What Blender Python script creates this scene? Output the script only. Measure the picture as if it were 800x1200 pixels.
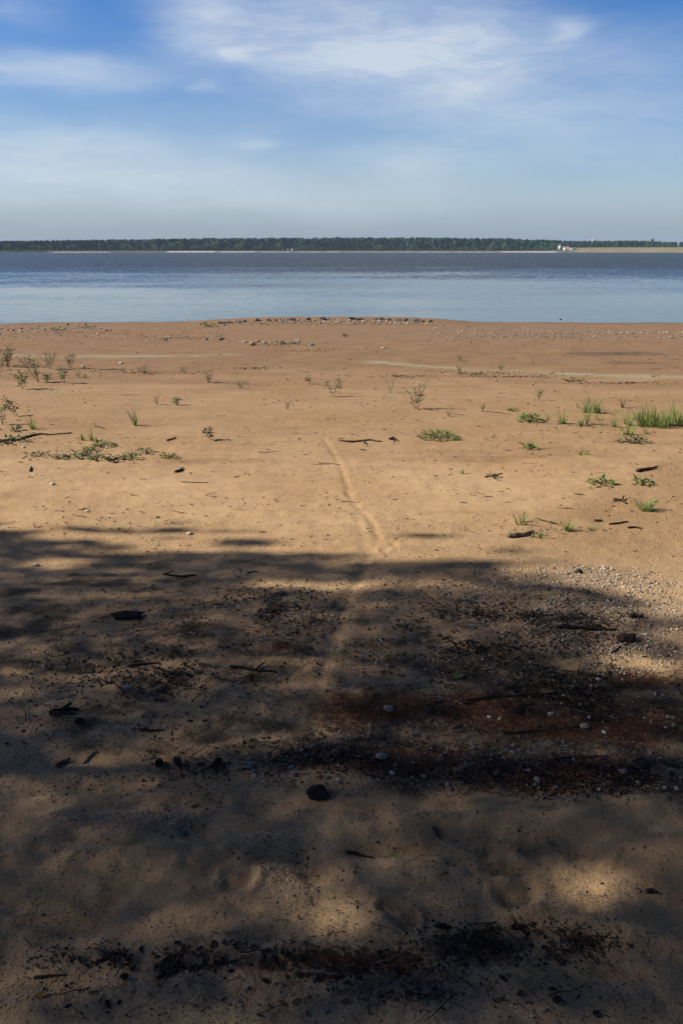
import bpy, bmesh, math, random
import numpy as np
from mathutils import Vector, Matrix, Euler

random.seed(7)
rng = np.random.default_rng(11)
scene = bpy.context.scene
for o in list(bpy.data.objects):
    bpy.data.objects.remove(o)
COL = scene.collection

# ------------------------------------------------------------------ camera
CAM_H = 1.70                      # eye height above the sand at the camera
F = 973.0 / 1200.0                # focal length over picture height
PITCH = math.radians(17.51)
cam = bpy.data.cameras.new("camera")
cam.sensor_fit = 'VERTICAL'
cam.sensor_height = 24.0
cam.lens = 24.0 * F
cam.clip_start = 0.05
cam.clip_end = 20000.0
cam_ob = bpy.data.objects.new("camera", cam)
cam_ob.location = (0, 0, CAM_H)
cam_ob.rotation_euler = (math.pi / 2 - PITCH, 0, 0)
COL.objects.link(cam_ob)
scene.camera = cam_ob

# ------------------------------------------------------------------ light
SUN_EL = math.radians(36.0)
SUN_AZ = math.radians(-90.0)      # from the left (-X), measured from +Y
SUN_STRENGTH = 5.0
SKY_STRENGTH = 0.08
scene.view_settings.view_transform = 'Standard'
scene.view_settings.look = 'None'
scene.view_settings.exposure = 0.42
scene.view_settings.gamma = 1.0
scene.view_settings.use_curve_mapping = False
try:
    scene.cycles.use_denoising = True
    scene.cycles.denoiser = 'OPENIMAGEDENOISE'
    scene.cycles.max_bounces = 6
    scene.cycles.diffuse_bounces = 3
    scene.cycles.volume_bounces = 0
    scene.cycles.caustics_reflective = False
    scene.cycles.caustics_refractive = False
except Exception:
    pass

sun = bpy.data.lights.new("sun", 'SUN')
sun.energy = SUN_STRENGTH
sun.angle = math.radians(0.53)
sun.color = (1.0, 0.93, 0.83)
sun_ob = bpy.data.objects.new("sun", sun)
SUN_DIR = Vector((math.sin(SUN_AZ) * math.cos(SUN_EL), math.cos(SUN_AZ) * math.cos(SUN_EL), math.sin(SUN_EL)))
sun_ob.rotation_euler = SUN_DIR.to_track_quat('Z', 'Y').to_euler()
sun_ob.location = (-40, 0, 40)
COL.objects.link(sun_ob)


class NT:
    """tiny helper to write node maths as expressions"""
    def __init__(self, tree):
        self.t = tree
        self.n = tree.nodes
        self.l = tree.links

    def node(self, typ, **kw):
        nd = self.n.new(typ)
        for k, v in kw.items():
            setattr(nd, k, v)
        return nd

    def put(self, sock, v):
        if hasattr(v, 'is_linked') or hasattr(v, 'links'):
            self.l.new(v, sock)
        else:
            sock.default_value = v

    def m(self, op, a, b=None, c=None, clamp=False):
        nd = self.node('ShaderNodeMath', operation=op)
        nd.use_clamp = clamp
        self.put(nd.inputs[0], a)
        if b is not None:
            self.put(nd.inputs[1], b)
        if c is not None:
            self.put(nd.inputs[2], c)
        return nd.outputs[0]

    def vm(self, op, a, b=None):
        nd = self.node('ShaderNodeVectorMath', operation=op)
        self.put(nd.inputs[0], a)
        if b is not None:
            self.put(nd.inputs[1], b)
        return nd.outputs[0]

    def xyz(self, x, y, z):
        nd = self.node('ShaderNodeCombineXYZ')
        for i, v in enumerate((x, y, z)):
            self.put(nd.inputs[i], v)
        return nd.outputs[0]

    def sep(self, v):
        nd = self.node('ShaderNodeSeparateXYZ')
        self.l.new(v, nd.inputs[0])
        return nd.outputs

    def noise(self, vec, scale, detail=4.0, rough=0.55, dist=0.0, color=False):
        nd = self.node('ShaderNodeTexNoise')
        if vec is not None:
            self.l.new(vec, nd.inputs['Vector'])
        nd.inputs['Scale'].default_value = scale
        nd.inputs['Detail'].default_value = detail
        nd.inputs['Roughness'].default_value = rough
        nd.inputs['Distortion'].default_value = dist
        return nd.outputs['Color'] if color else nd.outputs[0]

    def smooth(self, v, a, b, to0=0.0, to1=1.0):
        nd = self.node('ShaderNodeMapRange')
        nd.interpolation_type = 'SMOOTHSTEP'
        self.put(nd.inputs[0], v)
        nd.inputs[1].default_value = a
        nd.inputs[2].default_value = b
        nd.inputs[3].default_value = to0
        nd.inputs[4].default_value = to1
        return nd.outputs[0]

    def mix(self, fac, a, b, blend='MIX'):
        nd = self.node('ShaderNodeMix', data_type='RGBA', blend_type=blend)
        self.put(nd.inputs[0], fac)
        for s, v in ((nd.inputs[6], a), (nd.inputs[7], b)):
            if isinstance(v, tuple):
                s.default_value = (v[0], v[1], v[2], 1.0)
            else:
                self.l.new(v, s)
        return nd.outputs[2]

    def voronoi(self, vec, scale, feature='F1', out='Distance'):
        nd = self.node('ShaderNodeTexVoronoi', feature=feature)
        self.l.new(vec, nd.inputs['Vector'])
        nd.inputs['Scale'].default_value = scale
        return nd.outputs[out]


def px_dir(px, py):
    """world direction seen at a point of the photograph (800 x 1200)"""
    cx = (px - 400.0) / 973.0
    cy = (600.0 - py) / 973.0
    c, s = math.cos(PITCH), math.sin(PITCH)
    v = Vector((cx, c + s * cy, -s + c * cy))
    return v.normalized()


# ------------------------------------------------------------------ sky
world = bpy.data.worlds.new("World")
scene.world = world
world.use_nodes = True
wt = NT(world.node_tree)
for nd in list(wt.n):
    wt.n.remove(nd)
out = wt.node('ShaderNodeOutputWorld')
bg = wt.node('ShaderNodeBackground')
bg.inputs['Strength'].default_value = SKY_STRENGTH
wt.l.new(bg.outputs[0], out.inputs[0])
sky = wt.node('ShaderNodeTexSky', sky_type='NISHITA')
sky.sun_disc = False
sky.sun_elevation = SUN_EL
sky.sun_rotation = SUN_AZ
sky.altitude = 120.0
sky.air_density = 1.0
sky.dust_density = 0.6
sky.ozone_density = 2.2
tc = wt.node('ShaderNodeTexCoord')
dx, dy, dz = wt.sep(tc.outputs['Generated'])
az = wt.m('ARCTAN2', dx, dy)
el = wt.m('ARCSINE', wt.m('MINIMUM', wt.m('MAXIMUM', dz, -0.999), 0.999))
azc = wt.m('MULTIPLY', az, wt.m('COSINE', el))
# wispy cirrus, drawn out sideways and thinning upward
warp = wt.noise(wt.xyz(wt.m('MULTIPLY', azc, 5.0), wt.m('MULTIPLY', el, 16.0), 3.1), 1.0, 3.0, 0.6, color=True)
wx, wy, wz = wt.sep(warp)
azw = wt.m('ADD', azc, wt.m('MULTIPLY', wt.m('SUBTRACT', wx, 0.5), 0.12))
elw = wt.m('ADD', el, wt.m('MULTIPLY', wt.m('SUBTRACT', wy, 0.5), 0.040))
fine = wt.noise(wt.xyz(wt.m('MULTIPLY', azw, 7.0), wt.m('MULTIPLY', elw, 34.0), 0.7), 1.0, 9.0, 0.62, 0.15)
broad = wt.noise(wt.xyz(wt.m('MULTIPLY', azw, 2.6), wt.m('MULTIPLY', elw, 11.0), 5.3), 1.0, 5.0, 0.55, 0.0)
mott = wt.noise(wt.xyz(wt.m('MULTIPLY', azw, 45.0), wt.m('MULTIPLY', elw, 110.0), 2.2), 1.0, 4.0, 0.6)
acc = None
# photographed clouds: (x, y, half width, half height, strength)
for (x, y, rx, ry, w) in [(430, 50, 180, 60, 1.08), (330, 20, 110, 70, .35), (520, 85, 130, 45, .55), (235, 5, 55, 45, .75),
                          (45, 82, 110, 18, 1.0), (10, 10, 55, 16, .45), (285, 65, 22, 9, .6), (648, 33, 18, 12, .55),
                          (60, 165, 190, 28, .70), (130, 212, 330, 34, .85), (300, 173, 30, 6, .5), (480, 195, 75, 30, .62),
                          (700, 140, 190, 60, .50), (600, 120, 90, 45, .38), (760, 60, 100, 30, .25), (235, 105, 24, 7, .45),
                          (420, 240, 520, 22, .25), (560, 40, 60, 60, .22)]:
    d = px_dir(x, y)
    a0, e0 = math.atan2(d.x, d.y) * math.cos(math.asin(d.z)), math.asin(d.z)
    ddx = wt.m('DIVIDE', wt.m('SUBTRACT', azw, a0), rx / 973.0)
    ddy = wt.m('DIVIDE', wt.m('SUBTRACT', elw, e0), ry / 973.0)
    r2 = wt.m('ADD', wt.m('MULTIPLY', ddx, ddx), wt.m('MULTIPLY', ddy, ddy))
    g = wt.m('MULTIPLY', wt.m('POWER', 2.718, wt.m('MULTIPLY', r2, -1.35)), w)
    acc = g if acc is None else wt.m('ADD', acc, g)
veil = wt.m('MULTIPLY', wt.smooth(broad, 0.48, 0.78), 0.18)
amount = wt.m('ADD', acc, veil)
tex = wt.m('ADD', wt.m('ADD', wt.m('MULTIPLY', wt.smooth(fine, 0.28, 0.72), 0.42), wt.m('MULTIPLY', mott, 0.30)), 0.36)
cloud = wt.m('MULTIPLY', wt.m('MULTIPLY', amount, tex), 0.78, clamp=True)
cloud = wt.m('MINIMUM', cloud, 0.86)
skycol = wt.node('ShaderNodeHueSaturation')
skycol.inputs['Saturation'].default_value = 1.60
skycol.inputs['Hue'].default_value = 0.517
skycol.inputs['Value'].default_value = 1.10
wt.l.new(sky.outputs[0], skycol.inputs['Color'])
haze_veil = wt.m('MULTIPLY', wt.m('POWER', 2.718, wt.m('MULTIPLY', wt.m('MAXIMUM', el, 0.0), -9.5)), .95)
sc_ = wt.mix(haze_veil, skycol.outputs[0], wt.mix(wt.smooth(el, 0.0, 0.13), (2.6, 3.25, 4.6), (3.0, 4.05, 6.3)))
CLOUD = (6.1, 6.8, 7.6)
mixed = wt.mix(cloud, sc_, CLOUD)
wt.l.new(mixed, bg.inputs['Color'])


# ------------------------------------------------------------------ numpy noise and terrain
def _hash(ix, iy, seed):
    h = (ix.astype(np.int64) * 374761393 + iy.astype(np.int64) * 668265263 + seed * 1442695041) & 0xFFFFFFFF
    h = ((h ^ (h >> 13)) * 1274126177) & 0xFFFFFFFF
    h = (h ^ (h >> 16)) & 0xFFFFFFFF
    return h.astype(np.float64) / 4294967295.0


def vnoise(x, y, seed=0):
    x = np.asarray(x, float)
    y = np.asarray(y, float)
    ix, iy = np.floor(x), np.floor(y)
    fx, fy = x - ix, y - iy
    fx = fx * fx * fx * (fx * (fx * 6 - 15) + 10)
    fy = fy * fy * fy * (fy * (fy * 6 - 15) + 10)
    a, b = _hash(ix, iy, seed), _hash(ix + 1, iy, seed)
    c, d = _hash(ix, iy + 1, seed), _hash(ix + 1, iy + 1, seed)
    return (a + (b - a) * fx) * (1 - fy) + (c + (d - c) * fx) * fy - 0.5


def fbm(x, y, seed=0, octv=4, gain=0.5):
    s, a = 0.0, 1.0
    for k in range(octv):
        s = s + a * vnoise(x * 2.03 ** k + 17.3 * k, y * 2.03 ** k - 9.1 * k, seed + k)
        a *= gain
    return s


def sstep(a, b, x):
    t = np.clip((np.asarray(x, float) - a) / (b - a), 0, 1)
    return t * t * (3 - 2 * t)


WATER_Z = -1.20


def far_shore(x):
    x = np.asarray(x, float)
    t = np.clip(np.abs(x) / 430.0, 0, 2)
    return 1230.0 - 300.0 * np.minimum(t, 1.4) ** 2 + 14.0 * fbm(x / 60.0, x * 0 + 4.0, 91, 3)


def base_h(x, y):
    """large form of the land: nearly flat sand by the trees, falling to the lake, rising again at the far shore"""
    x = np.asarray(x, float)
    y = np.asarray(y, float)
    k = 1.3
    t = np.clip((y - 6.0) / k, -30, 30)
    z = -0.0405 * k * np.log1p(np.exp(t))
    z = np.where(y > 40, -0.0405 * (y - 6.0), z)
    spit = np.exp(-(((x + 0.6) / 5.2) ** 4)) * np.exp(-((y - 37.0) / 4.0) ** 2) * 0.17
    z = z + spit + 0.05 * fbm(x / 9.0, y / 5.0, 5, 3) * sstep(8, 20, y)
    z = np.maximum(z, -5.0)
    s = far_shore(x)
    rt = sstep(250, 330, x)
    rise = np.clip(y - s, -80, 500)
    zf = WATER_Z + np.where(rise < 0, rise * 0.06, np.minimum(rise, 25) * .085 + np.minimum(rise, 70) * (.008 + .052 * rt))
    zf = np.where(rise > 70, zf + np.clip(rise - 70, 0, 400) * 0.006, zf)
    z = np.where(y > 500, np.maximum(zf, -5.0), z)
    # low dune bank beyond the trees at the back of the beach
    z = z + 0.5 * sstep(-4, -14, y)
    return z


TRACK = []      # filled below: points of the drag mark
FEET = []       # filled below: footprints (x, y, angle, length, width, depth)


def seg_dist(x, y, pts):
    best = np.full(np.shape(x), 1e9)
    along = np.zeros(np.shape(x))
    side = np.zeros(np.shape(x))
    acc_l = 0.0
    for (ax, ay), (bx, by) in zip(pts[:-1], pts[1:]):
        vx, vy = bx - ax, by - ay
        L = math.hypot(vx, vy)
        t = np.clip(((x - ax) * vx + (y - ay) * vy) / (L * L), 0, 1)
        ddx, ddy = x - ax - t * vx, y - ay - t * vy
        d = np.hypot(ddx, ddy)
        sgn = np.sign(vx * ddy - vy * ddx)
        m = d < best
        best = np.where(m, d, best)
        along = np.where(m, acc_l + t * L, along)
        side = np.where(m, sgn, side)
        acc_l += L
    return best, along, side, acc_l


def detail_h(x, y):
    x = np.asarray(x, float)
    y = np.asarray(y, float)
    near = 1 - sstep(25, 45, y)
    z = 0.030 * fbm(x / 1.1, y / 0.9, 21, 3) * near
    # trampled soft sand close to the trees
    tr = np.exp(-((y - 2.02) / 0.38) ** 2)
    z = z + tr * 0.070 * fbm(x / 0.34 + 3, y / 0.20, 33, 4, 0.45)
    z = z + (1 - sstep(3.2, 4.6, y)) * 0.012 * fbm(x / 0.11, y / 0.09, 37, 3)
    z = z + 0.006 * fbm(x / 0.09, y / 0.06, 41, 2) * (1 - sstep(7, 14, y))
    # small wind ripples and drift lines lying across the beach
    z = z + 0.011 * fbm(x / 0.9, y / 0.11, 51, 4) * sstep(4.2, 6, y) * (1 - sstep(14, 22, y))
    z = z + 0.034 * fbm(x / 3.5, y / 0.60, 57, 4) * sstep(10, 15, y) * (1 - sstep(30, 36, y))
    for pts, w, dep in TRACK:
        d, al, sd, L = seg_dist(x, y, pts)
        fade = np.clip(al / 0.5, 0, 1) * np.clip((L - al) / 0.25, 0, 1)
        wob = w * (1 + 0.35 * vnoise(al * 3.0, al * 0 + 2, 77))
        rag = 1 + 1.3 * vnoise(x / .05, y / .05, 79)
        z = z - dep * np.exp(-(d / wob) ** 2) * fade + dep * 0.22 * rag * np.exp(-((d - wob * 1.8) / (wob * 0.8)) ** 2) * fade * np.where(sd > 0, 1.0, 0.5)
    for fx, fy, a, L, W, dep in FEET:
        m = (np.abs(x - fx) < 0.6) & (np.abs(y - fy) < 0.6)
        if not np.any(m):
            continue
        c, s = math.cos(a), math.sin(a)
        wx_, wy_ = .055 * fbm(x / .16, y / .16, 141, 3), .055 * fbm(x / .16, y / .16, 151, 3)
        u = ((x + wx_ - fx) * c + (y + wy_ - fy) * s) / L
        v = (-(x + wx_ - fx) * s + (y + wy_ - fy) * c) / W
        r = np.sqrt(u * u + v * v)
        z = z - dep * (1 - sstep(0.55, 1.05, r)) + dep * 0.55 * np.exp(-((r - 1.2) / 0.22) ** 2)
    return z


def H(x, y):
    return base_h(x, y) + detail_h(x, y)


def at(px, py, detail=True):
    """the point of the ground that the photograph shows at a pixel"""
    d = px_dir(px, py)
    hit = 0.0
    t = CAM_H / max(1e-6, -d.z)
    hf = H if detail else base_h
    for _ in range(40):
        p = Vector((0, 0, CAM_H)) + d * t
        hz = float(hf(np.array([p.x]), np.array([p.y]))[0])
        t2 = (CAM_H - hz) / max(1e-6, -d.z)
        if abs(t2 - t) < 1e-4:
            break
        t = t + (t2 - t) * 0.75
    p = Vector((0, 0, CAM_H)) + d * t
    return Vector((p.x, p.y, float(hf(np.array([p.x]), np.array([p.y]))[0])))


def xy(px, py):
    p = at(px, py, False)
    return (p.x, p.y)


def metres(px, p):
    """length in metres of px pixels of the photograph at point p"""
    c, s = math.cos(PITCH), math.sin(PITCH)
    depth = p.y * c - (p.z - CAM_H) * s
    return px / 973.0 * depth


TRACK.append(([xy(a, b) for a, b in [(368, 505), (380, 516), (390, 529), (400, 548), (407, 568), (412, 586), (420, 596), (430, 604), (438, 616), (442, 632), (440, 646)]], 0.022, 0.0065))
TRACK.append(([xy(a, b) for a, b in [(413, 588), (418, 604), (424, 634), (430, 661)]], 0.026, 0.003))
TRACK.append(([xy(a, b) for a, b in [(440, 642), (430, 656), (418, 685), (400, 720), (386, 760), (376, 800), (372, 830)]], 0.034, 0.010))
for (px, py, a, lp, w, dep) in [(233, 985, .2, 44, 22, .030), (465, 1077, .5, 26, 22, .028), (612, 1055, -.4, 40, 26, .032), (590, 1012, -.3, 48, 18, .024),
                                (330, 1003, .1, 50, 18, .020), (285, 1035, .6, 34, 20, .024), (500, 1003, .1, 50, 16, .022), (150, 1030, .4, 50, 22, .018),
                                (380, 1020, .1, 40, 18, .016), (690, 1010, .2, 46, 18, .016), (60, 1000, .3, 50, 20, .014), (540, 1035, .9, 34, 20, .018),
                                (450, 648, .5, 14, 7, .020), (462, 640, -.7, 10, 6, .016)]:
    p = at(px, py, False)
    FEET.append((p.x, p.y, a, metres(lp, p) * .72, metres(w, p) * 1.15, dep * .45))


# ------------------------------------------------------------------ mesh helpers
def mesh_np(name, verts, faces, smooth=False):
    verts = np.asarray(verts, np.float32)
    faces = np.asarray(faces, np.int32)
    me = bpy.data.meshes.new(name)
    n, k = faces.shape
    me.vertices.add(len(verts))
    me.vertices.foreach_set('co', verts.ravel())
    me.loops.add(n * k)
    me.loops.foreach_set('vertex_index', faces.ravel())
    me.polygons.add(n)
    me.polygons.foreach_set('loop_start', np.arange(0, n * k, k, dtype=np.int32))
    me.polygons.foreach_set('loop_total', np.full(n, k, np.int32))
    if smooth:
        me.polygons.foreach_set('use_smooth', np.ones(n, bool))
    me.update(calc_edges=True)
    me.validate()
    return me


def col_attr(me, name, cols):
    at_ = me.attributes.new(name, 'FLOAT_COLOR', 'POINT')
    at_.data.foreach_set('color', np.asarray(cols, np.float32).ravel())


def link(name, data, parent=None, loc=None, mat=None):
    o = bpy.data.objects.new(name, data)
    COL.objects.link(o)
    if parent is not None:
        o.parent = parent
    if loc is not None:
        o.location = loc
    if mat is not None and data is not None:
        if not data.materials:
            data.materials.append(mat)
    return o


def tag(o, label=None, cat=None, group=None, kind=None):
    if label:
        o['label'] = label
    if cat:
        o['category'] = cat
    if group:
        o['group'] = group
    if kind:
        o['kind'] = kind
    return o


def copy_tree(o, parent=None):
    c = o.copy()
    COL.objects.link(c)
    if parent is not None:
        c.parent = parent
    for ch in list(o.children):
        copy_tree(ch, c)
    return c


class MB:
    """collects tubes, leaves and blades into one mesh"""
    def __init__(self):
        self.v = []
        self.f = []

    def tube(self, pts, radii, n=5, cap=True):
        b = len(self.v)
        pts = [Vector(p) for p in pts]
        for i, p in enumerate(pts):
            d = (pts[min(i + 1, len(pts) - 1)] - pts[max(i - 1, 0)])
            if d.length < 1e-9:
                d = Vector((0, 0, 1))
            d.normalize()
            u = d.cross(Vector((0, 0, 1)))
            if u.length < 0.05:
                u = d.cross(Vector((0, 1, 0)))
            u.normalize()
            w = d.cross(u)
            for k in range(n):
                a = 2 * math.pi * k / n
                self.v.append(p + (u * math.cos(a) + w * math.sin(a)) * radii[i])
        for i in range(len(pts) - 1):
            for k in range(n):
                k2 = (k + 1) % n
                self.f.append((b + i * n + k, b + i * n + k2, b + (i + 1) * n + k2, b + (i + 1) * n + k))
        if cap:
            self.f.append(tuple(b + k for k in range(n - 1, -1, -1)))
            e = b + (len(pts) - 1) * n
            self.f.append(tuple(e + k for k in range(n)))

    def leaf(self, p, d, n, L, W, droop=0.15):
        """a pointed leaf folded along its midrib"""
        d = Vector(d).normalized()
        n = Vector(n)
        s = d.cross(n)
        if s.length < 1e-4:
            s = d.cross(Vector((0.3, 0.9, 0.2)))
        s.normalize()
        up = s.cross(d).normalized()
        p = Vector(p)
        b = len(self.v)
        self.v += [p, p + d * L * .45 + s * W * .5 + up * W * .18, p + d * L * .5 - up * L * droop * .3, p + d * L * .45 - s * W * .5 + up * W * .18, p + d * L - up * L * droop]
        self.f += [(b, b + 1, b + 2), (b, b + 2, b + 3), (b + 1, b + 4, b + 2), (b + 2, b + 4, b + 3)]

    def blade(self, p, d, L, W, bend):
        """a grass blade that bends over"""
        p = Vector(p)
        d = Vector(d).normalized()
        h = Vector((d.x, d.y, 0))
        if h.length < 1e-4:
            h = Vector((1, 0, 0))
        h.normalize()
        s = Vector((-h.y, h.x, 0))
        b = len(self.v)
        for i in range(4):
            t = i / 3.0
            q = p + d * L * t + h * bend * L * t * t - Vector((0, 0, 1)) * bend * L * 0.45 * t * t
            w = W * (1 - t) ** 0.7 * .5 + 0.0003
            self.v += [q + s * w, q - s * w]
        for i in range(3):
            self.f.append((b + 2 * i, b + 2 * i + 1, b + 2 * i + 3, b + 2 * i + 2))

    def mesh(self, name, smooth=False):
        me = bpy.data.meshes.new(name)
        me.from_pydata([tuple(q) for q in self.v], [], self.f)
        if smooth:
            for p in me.polygons:
                p.use_smooth = True
        me.update()
        return me


def rot_np(ax, ay, az_):
    """rotation matrices for arrays of Euler angles (N,3,3)"""
    ca, sa, cb, sb, cc, sc = np.cos(ax), np.sin(ax), np.cos(ay), np.sin(ay), np.cos(az_), np.sin(az_)
    R = np.empty((len(ax), 3, 3))
    R[:, 0, 0] = cc * cb
    R[:, 0, 1] = cc * sb * sa - sc * ca
    R[:, 0, 2] = cc * sb * ca + sc * sa
    R[:, 1, 0] = sc * cb
    R[:, 1, 1] = sc * sb * sa + cc * ca
    R[:, 1, 2] = sc * sb * ca - cc * sa
    R[:, 2, 0] = -sb
    R[:, 2, 1] = cb * sa
    R[:, 2, 2] = cb * ca
    return R


def scatter_mesh(name, tv, tf, pos, R, scale, smooth=False):
    """N copies of a template written into one mesh; returns mesh and copies' size"""
    tv = np.asarray(tv, float)
    tf = np.asarray(tf, int)
    N, k = len(pos), len(tv)
    sc = np.asarray(scale, float)
    if sc.ndim == 1:
        sc = np.repeat(sc[:, None], 3, 1)
    v = np.einsum('nij,nkj->nki', R, tv[None] * sc[:, None, :]) + pos[:, None, :]
    f = (tf[None] + (np.arange(N) * k)[:, None, None]).reshape(-1, tf.shape[1])
    return mesh_np(name, v.reshape(-1, 3), f, smooth)


# ------------------------------------------------------------------ materials
def new_mat(name):
    m = bpy.data.materials.new(name)
    m.use_nodes = True
    t = NT(m.node_tree)
    for nd in list(t.n):
        t.n.remove(nd)
    o = t.node('ShaderNodeOutputMaterial')
    b = t.node('ShaderNodeBsdfPrincipled')
    t.l.new(b.outputs[0], o.inputs[0])
    b.inputs['Roughness'].default_value = 0.9
    if 'Specular IOR Level' in b.inputs:
        b.inputs['Specular IOR Level'].default_value = 0.25
    return m, t, b


def simple_mat(name, c1, c2, scale=30.0, rough=0.9, bump=0.0, var=0.3, spec=0.25, translucent=0.0):
    """two-tone mottled material that also varies from object to object"""
    m, t, b = new_mat(name)
    geo = t.node('ShaderNodeTexCoord')
    n = t.noise(geo.outputs['Object'], scale, 5.0, 0.6)
    c = t.mix(t.smooth(n, 0.3, 0.7), c1, c2)
    oi = t.node('ShaderNodeObjectInfo')
    v = t.m('ADD', t.m('MULTIPLY', oi.outputs['Random'], var), 1.0 - var * 0.5)
    hs = t.node('ShaderNodeHueSaturation')
    t.l.new(c, hs.inputs['Color'])
    t.l.new(v, hs.inputs['Value'])
    t.l.new(hs.outputs[0], b.inputs['Base Color'])
    b.inputs['Roughness'].default_value = rough
    b.inputs['Specular IOR Level'].default_value = spec
    if bump:
        bn = t.node('ShaderNodeBump')
        bn.inputs['Strength'].default_value = bump
        bn.inputs['Distance'].default_value = 0.004
        t.l.new(t.noise(geo.outputs['Object'], scale * 3, 5.0, 0.6), bn.inputs['Height'])
        t.l.new(bn.outputs[0], b.inputs['Normal'])
    if translucent:
        tr = t.node('ShaderNodeBsdfTranslucent')
        t.l.new(hs.outputs[0], tr.inputs['Color'])
        ms = t.node('ShaderNodeMixShader')
        ms.inputs[0].default_value = translucent
        t.l.new(b.outputs[0], ms.inputs[1])
        t.l.new(tr.outputs[0], ms.inputs[2])
        o = [q for q in t.n if q.type == 'OUTPUT_MATERIAL'][0]
        t.l.new(ms.outputs[0], o.inputs[0])
    return m


def attr_mat(name, rough=0.85, spec=0.25):
    m, t, b = new_mat(name)
    a = t.node('ShaderNodeAttribute', attribute_name='tint')
    t.l.new(a.outputs['Color'], b.inputs['Base Color'])
    b.inputs['Roughness'].default_value = rough
    b.inputs['Specular IOR Level'].default_value = spec
    return m


M = {}
M['leaf_grey'] = simple_mat('willow_leaf', (.155, .185, .082), (.215, .245, .12), 60, .6, var=.4, translucent=.25)
M['leaf_green'] = simple_mat('herb_leaf', (.13, .19, .045), (.20, .265, .075), 60, .6, var=.4, translucent=.25)
M['leaf_dark'] = simple_mat('dark_herb_leaf', (.055, .075, .028), (.10, .11, .045), 60, .7, var=.3)
M['grass'] = simple_mat('grass_blade', (.155, .25, .05), (.25, .34, .10), 25, .6, var=.35, translucent=.3)
M['drygrass'] = simple_mat('dry_grass_blade', (.20, .17, .07), (.12, .13, .05), 25, .7, var=.35)
M['stem'] = simple_mat('plant_stem', (.10, .075, .040), (.06, .045, .025), 80, .8)
M['stick'] = simple_mat('weathered_wood', (.075, .050, .032), (.030, .021, .015), 60, .9, .5, .5)
M['stick_pale'] = simple_mat('pale_wood', (.20, .15, .10), (.11, .08, .055), 60, .9, .5, .4)
M['char'] = simple_mat('charred_wood', (.010, .009, .009), (.022, .019, .017), 50, .8, .8, .3)
M['bark'] = simple_mat('bark', (.065, .040, .028), (.025, .017, .013), 50, .95, .7, .6)
M['deadleaf'] = simple_mat('dead_leaf', (.048, .033, .022), (.024, .018, .014), 60, .75, .2, .8)
M['brownleaf'] = simple_mat('brown_leaf', (.15, .085, .040), (.08, .045, .022), 60, .8, .2, .6)
M['yellowleaf'] = simple_mat('yellow_leaf', (.45, .26, .03), (.30, .17, .03), 60, .7, .2, .3)
M['greenleaf'] = simple_mat('fresh_leaf', (.08, .16, .05), (.12, .20, .08), 60, .6, .2, .3)
M['cone'] = simple_mat('cone_scale', (.030, .020, .014), (.014, .010, .008), 90, .8, .3, .4)
PEB = []
for nm, c1, c2 in [('white', (.62, .57, .50), (.50, .45, .38)), ('grey', (.27, .25, .23), (.19, .18, .165)), ('tan', (.42, .31, .20), (.33, .24, .155)),
                   ('pinkish', (.42, .25, .18), (.33, .20, .14)), ('dark', (.060, .052, .046), (.035, .031, .028)), ('cream', (.55, .45, .32), (.45, .36, .25))]:
    PEB.append((nm, simple_mat(nm + '_pebble', c1, c2, 45, .75, .35, .35)))
M['pine_leaf'] = simple_mat('pine_needles', (.095, .092, .026), (.13, .115, .038), 3, .7, var=.2, translucent=.42)
M['pine_bark'] = simple_mat('pine_bark', (.16, .085, .045), (.07, .045, .03), 6, .95, .6, .2)


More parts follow.
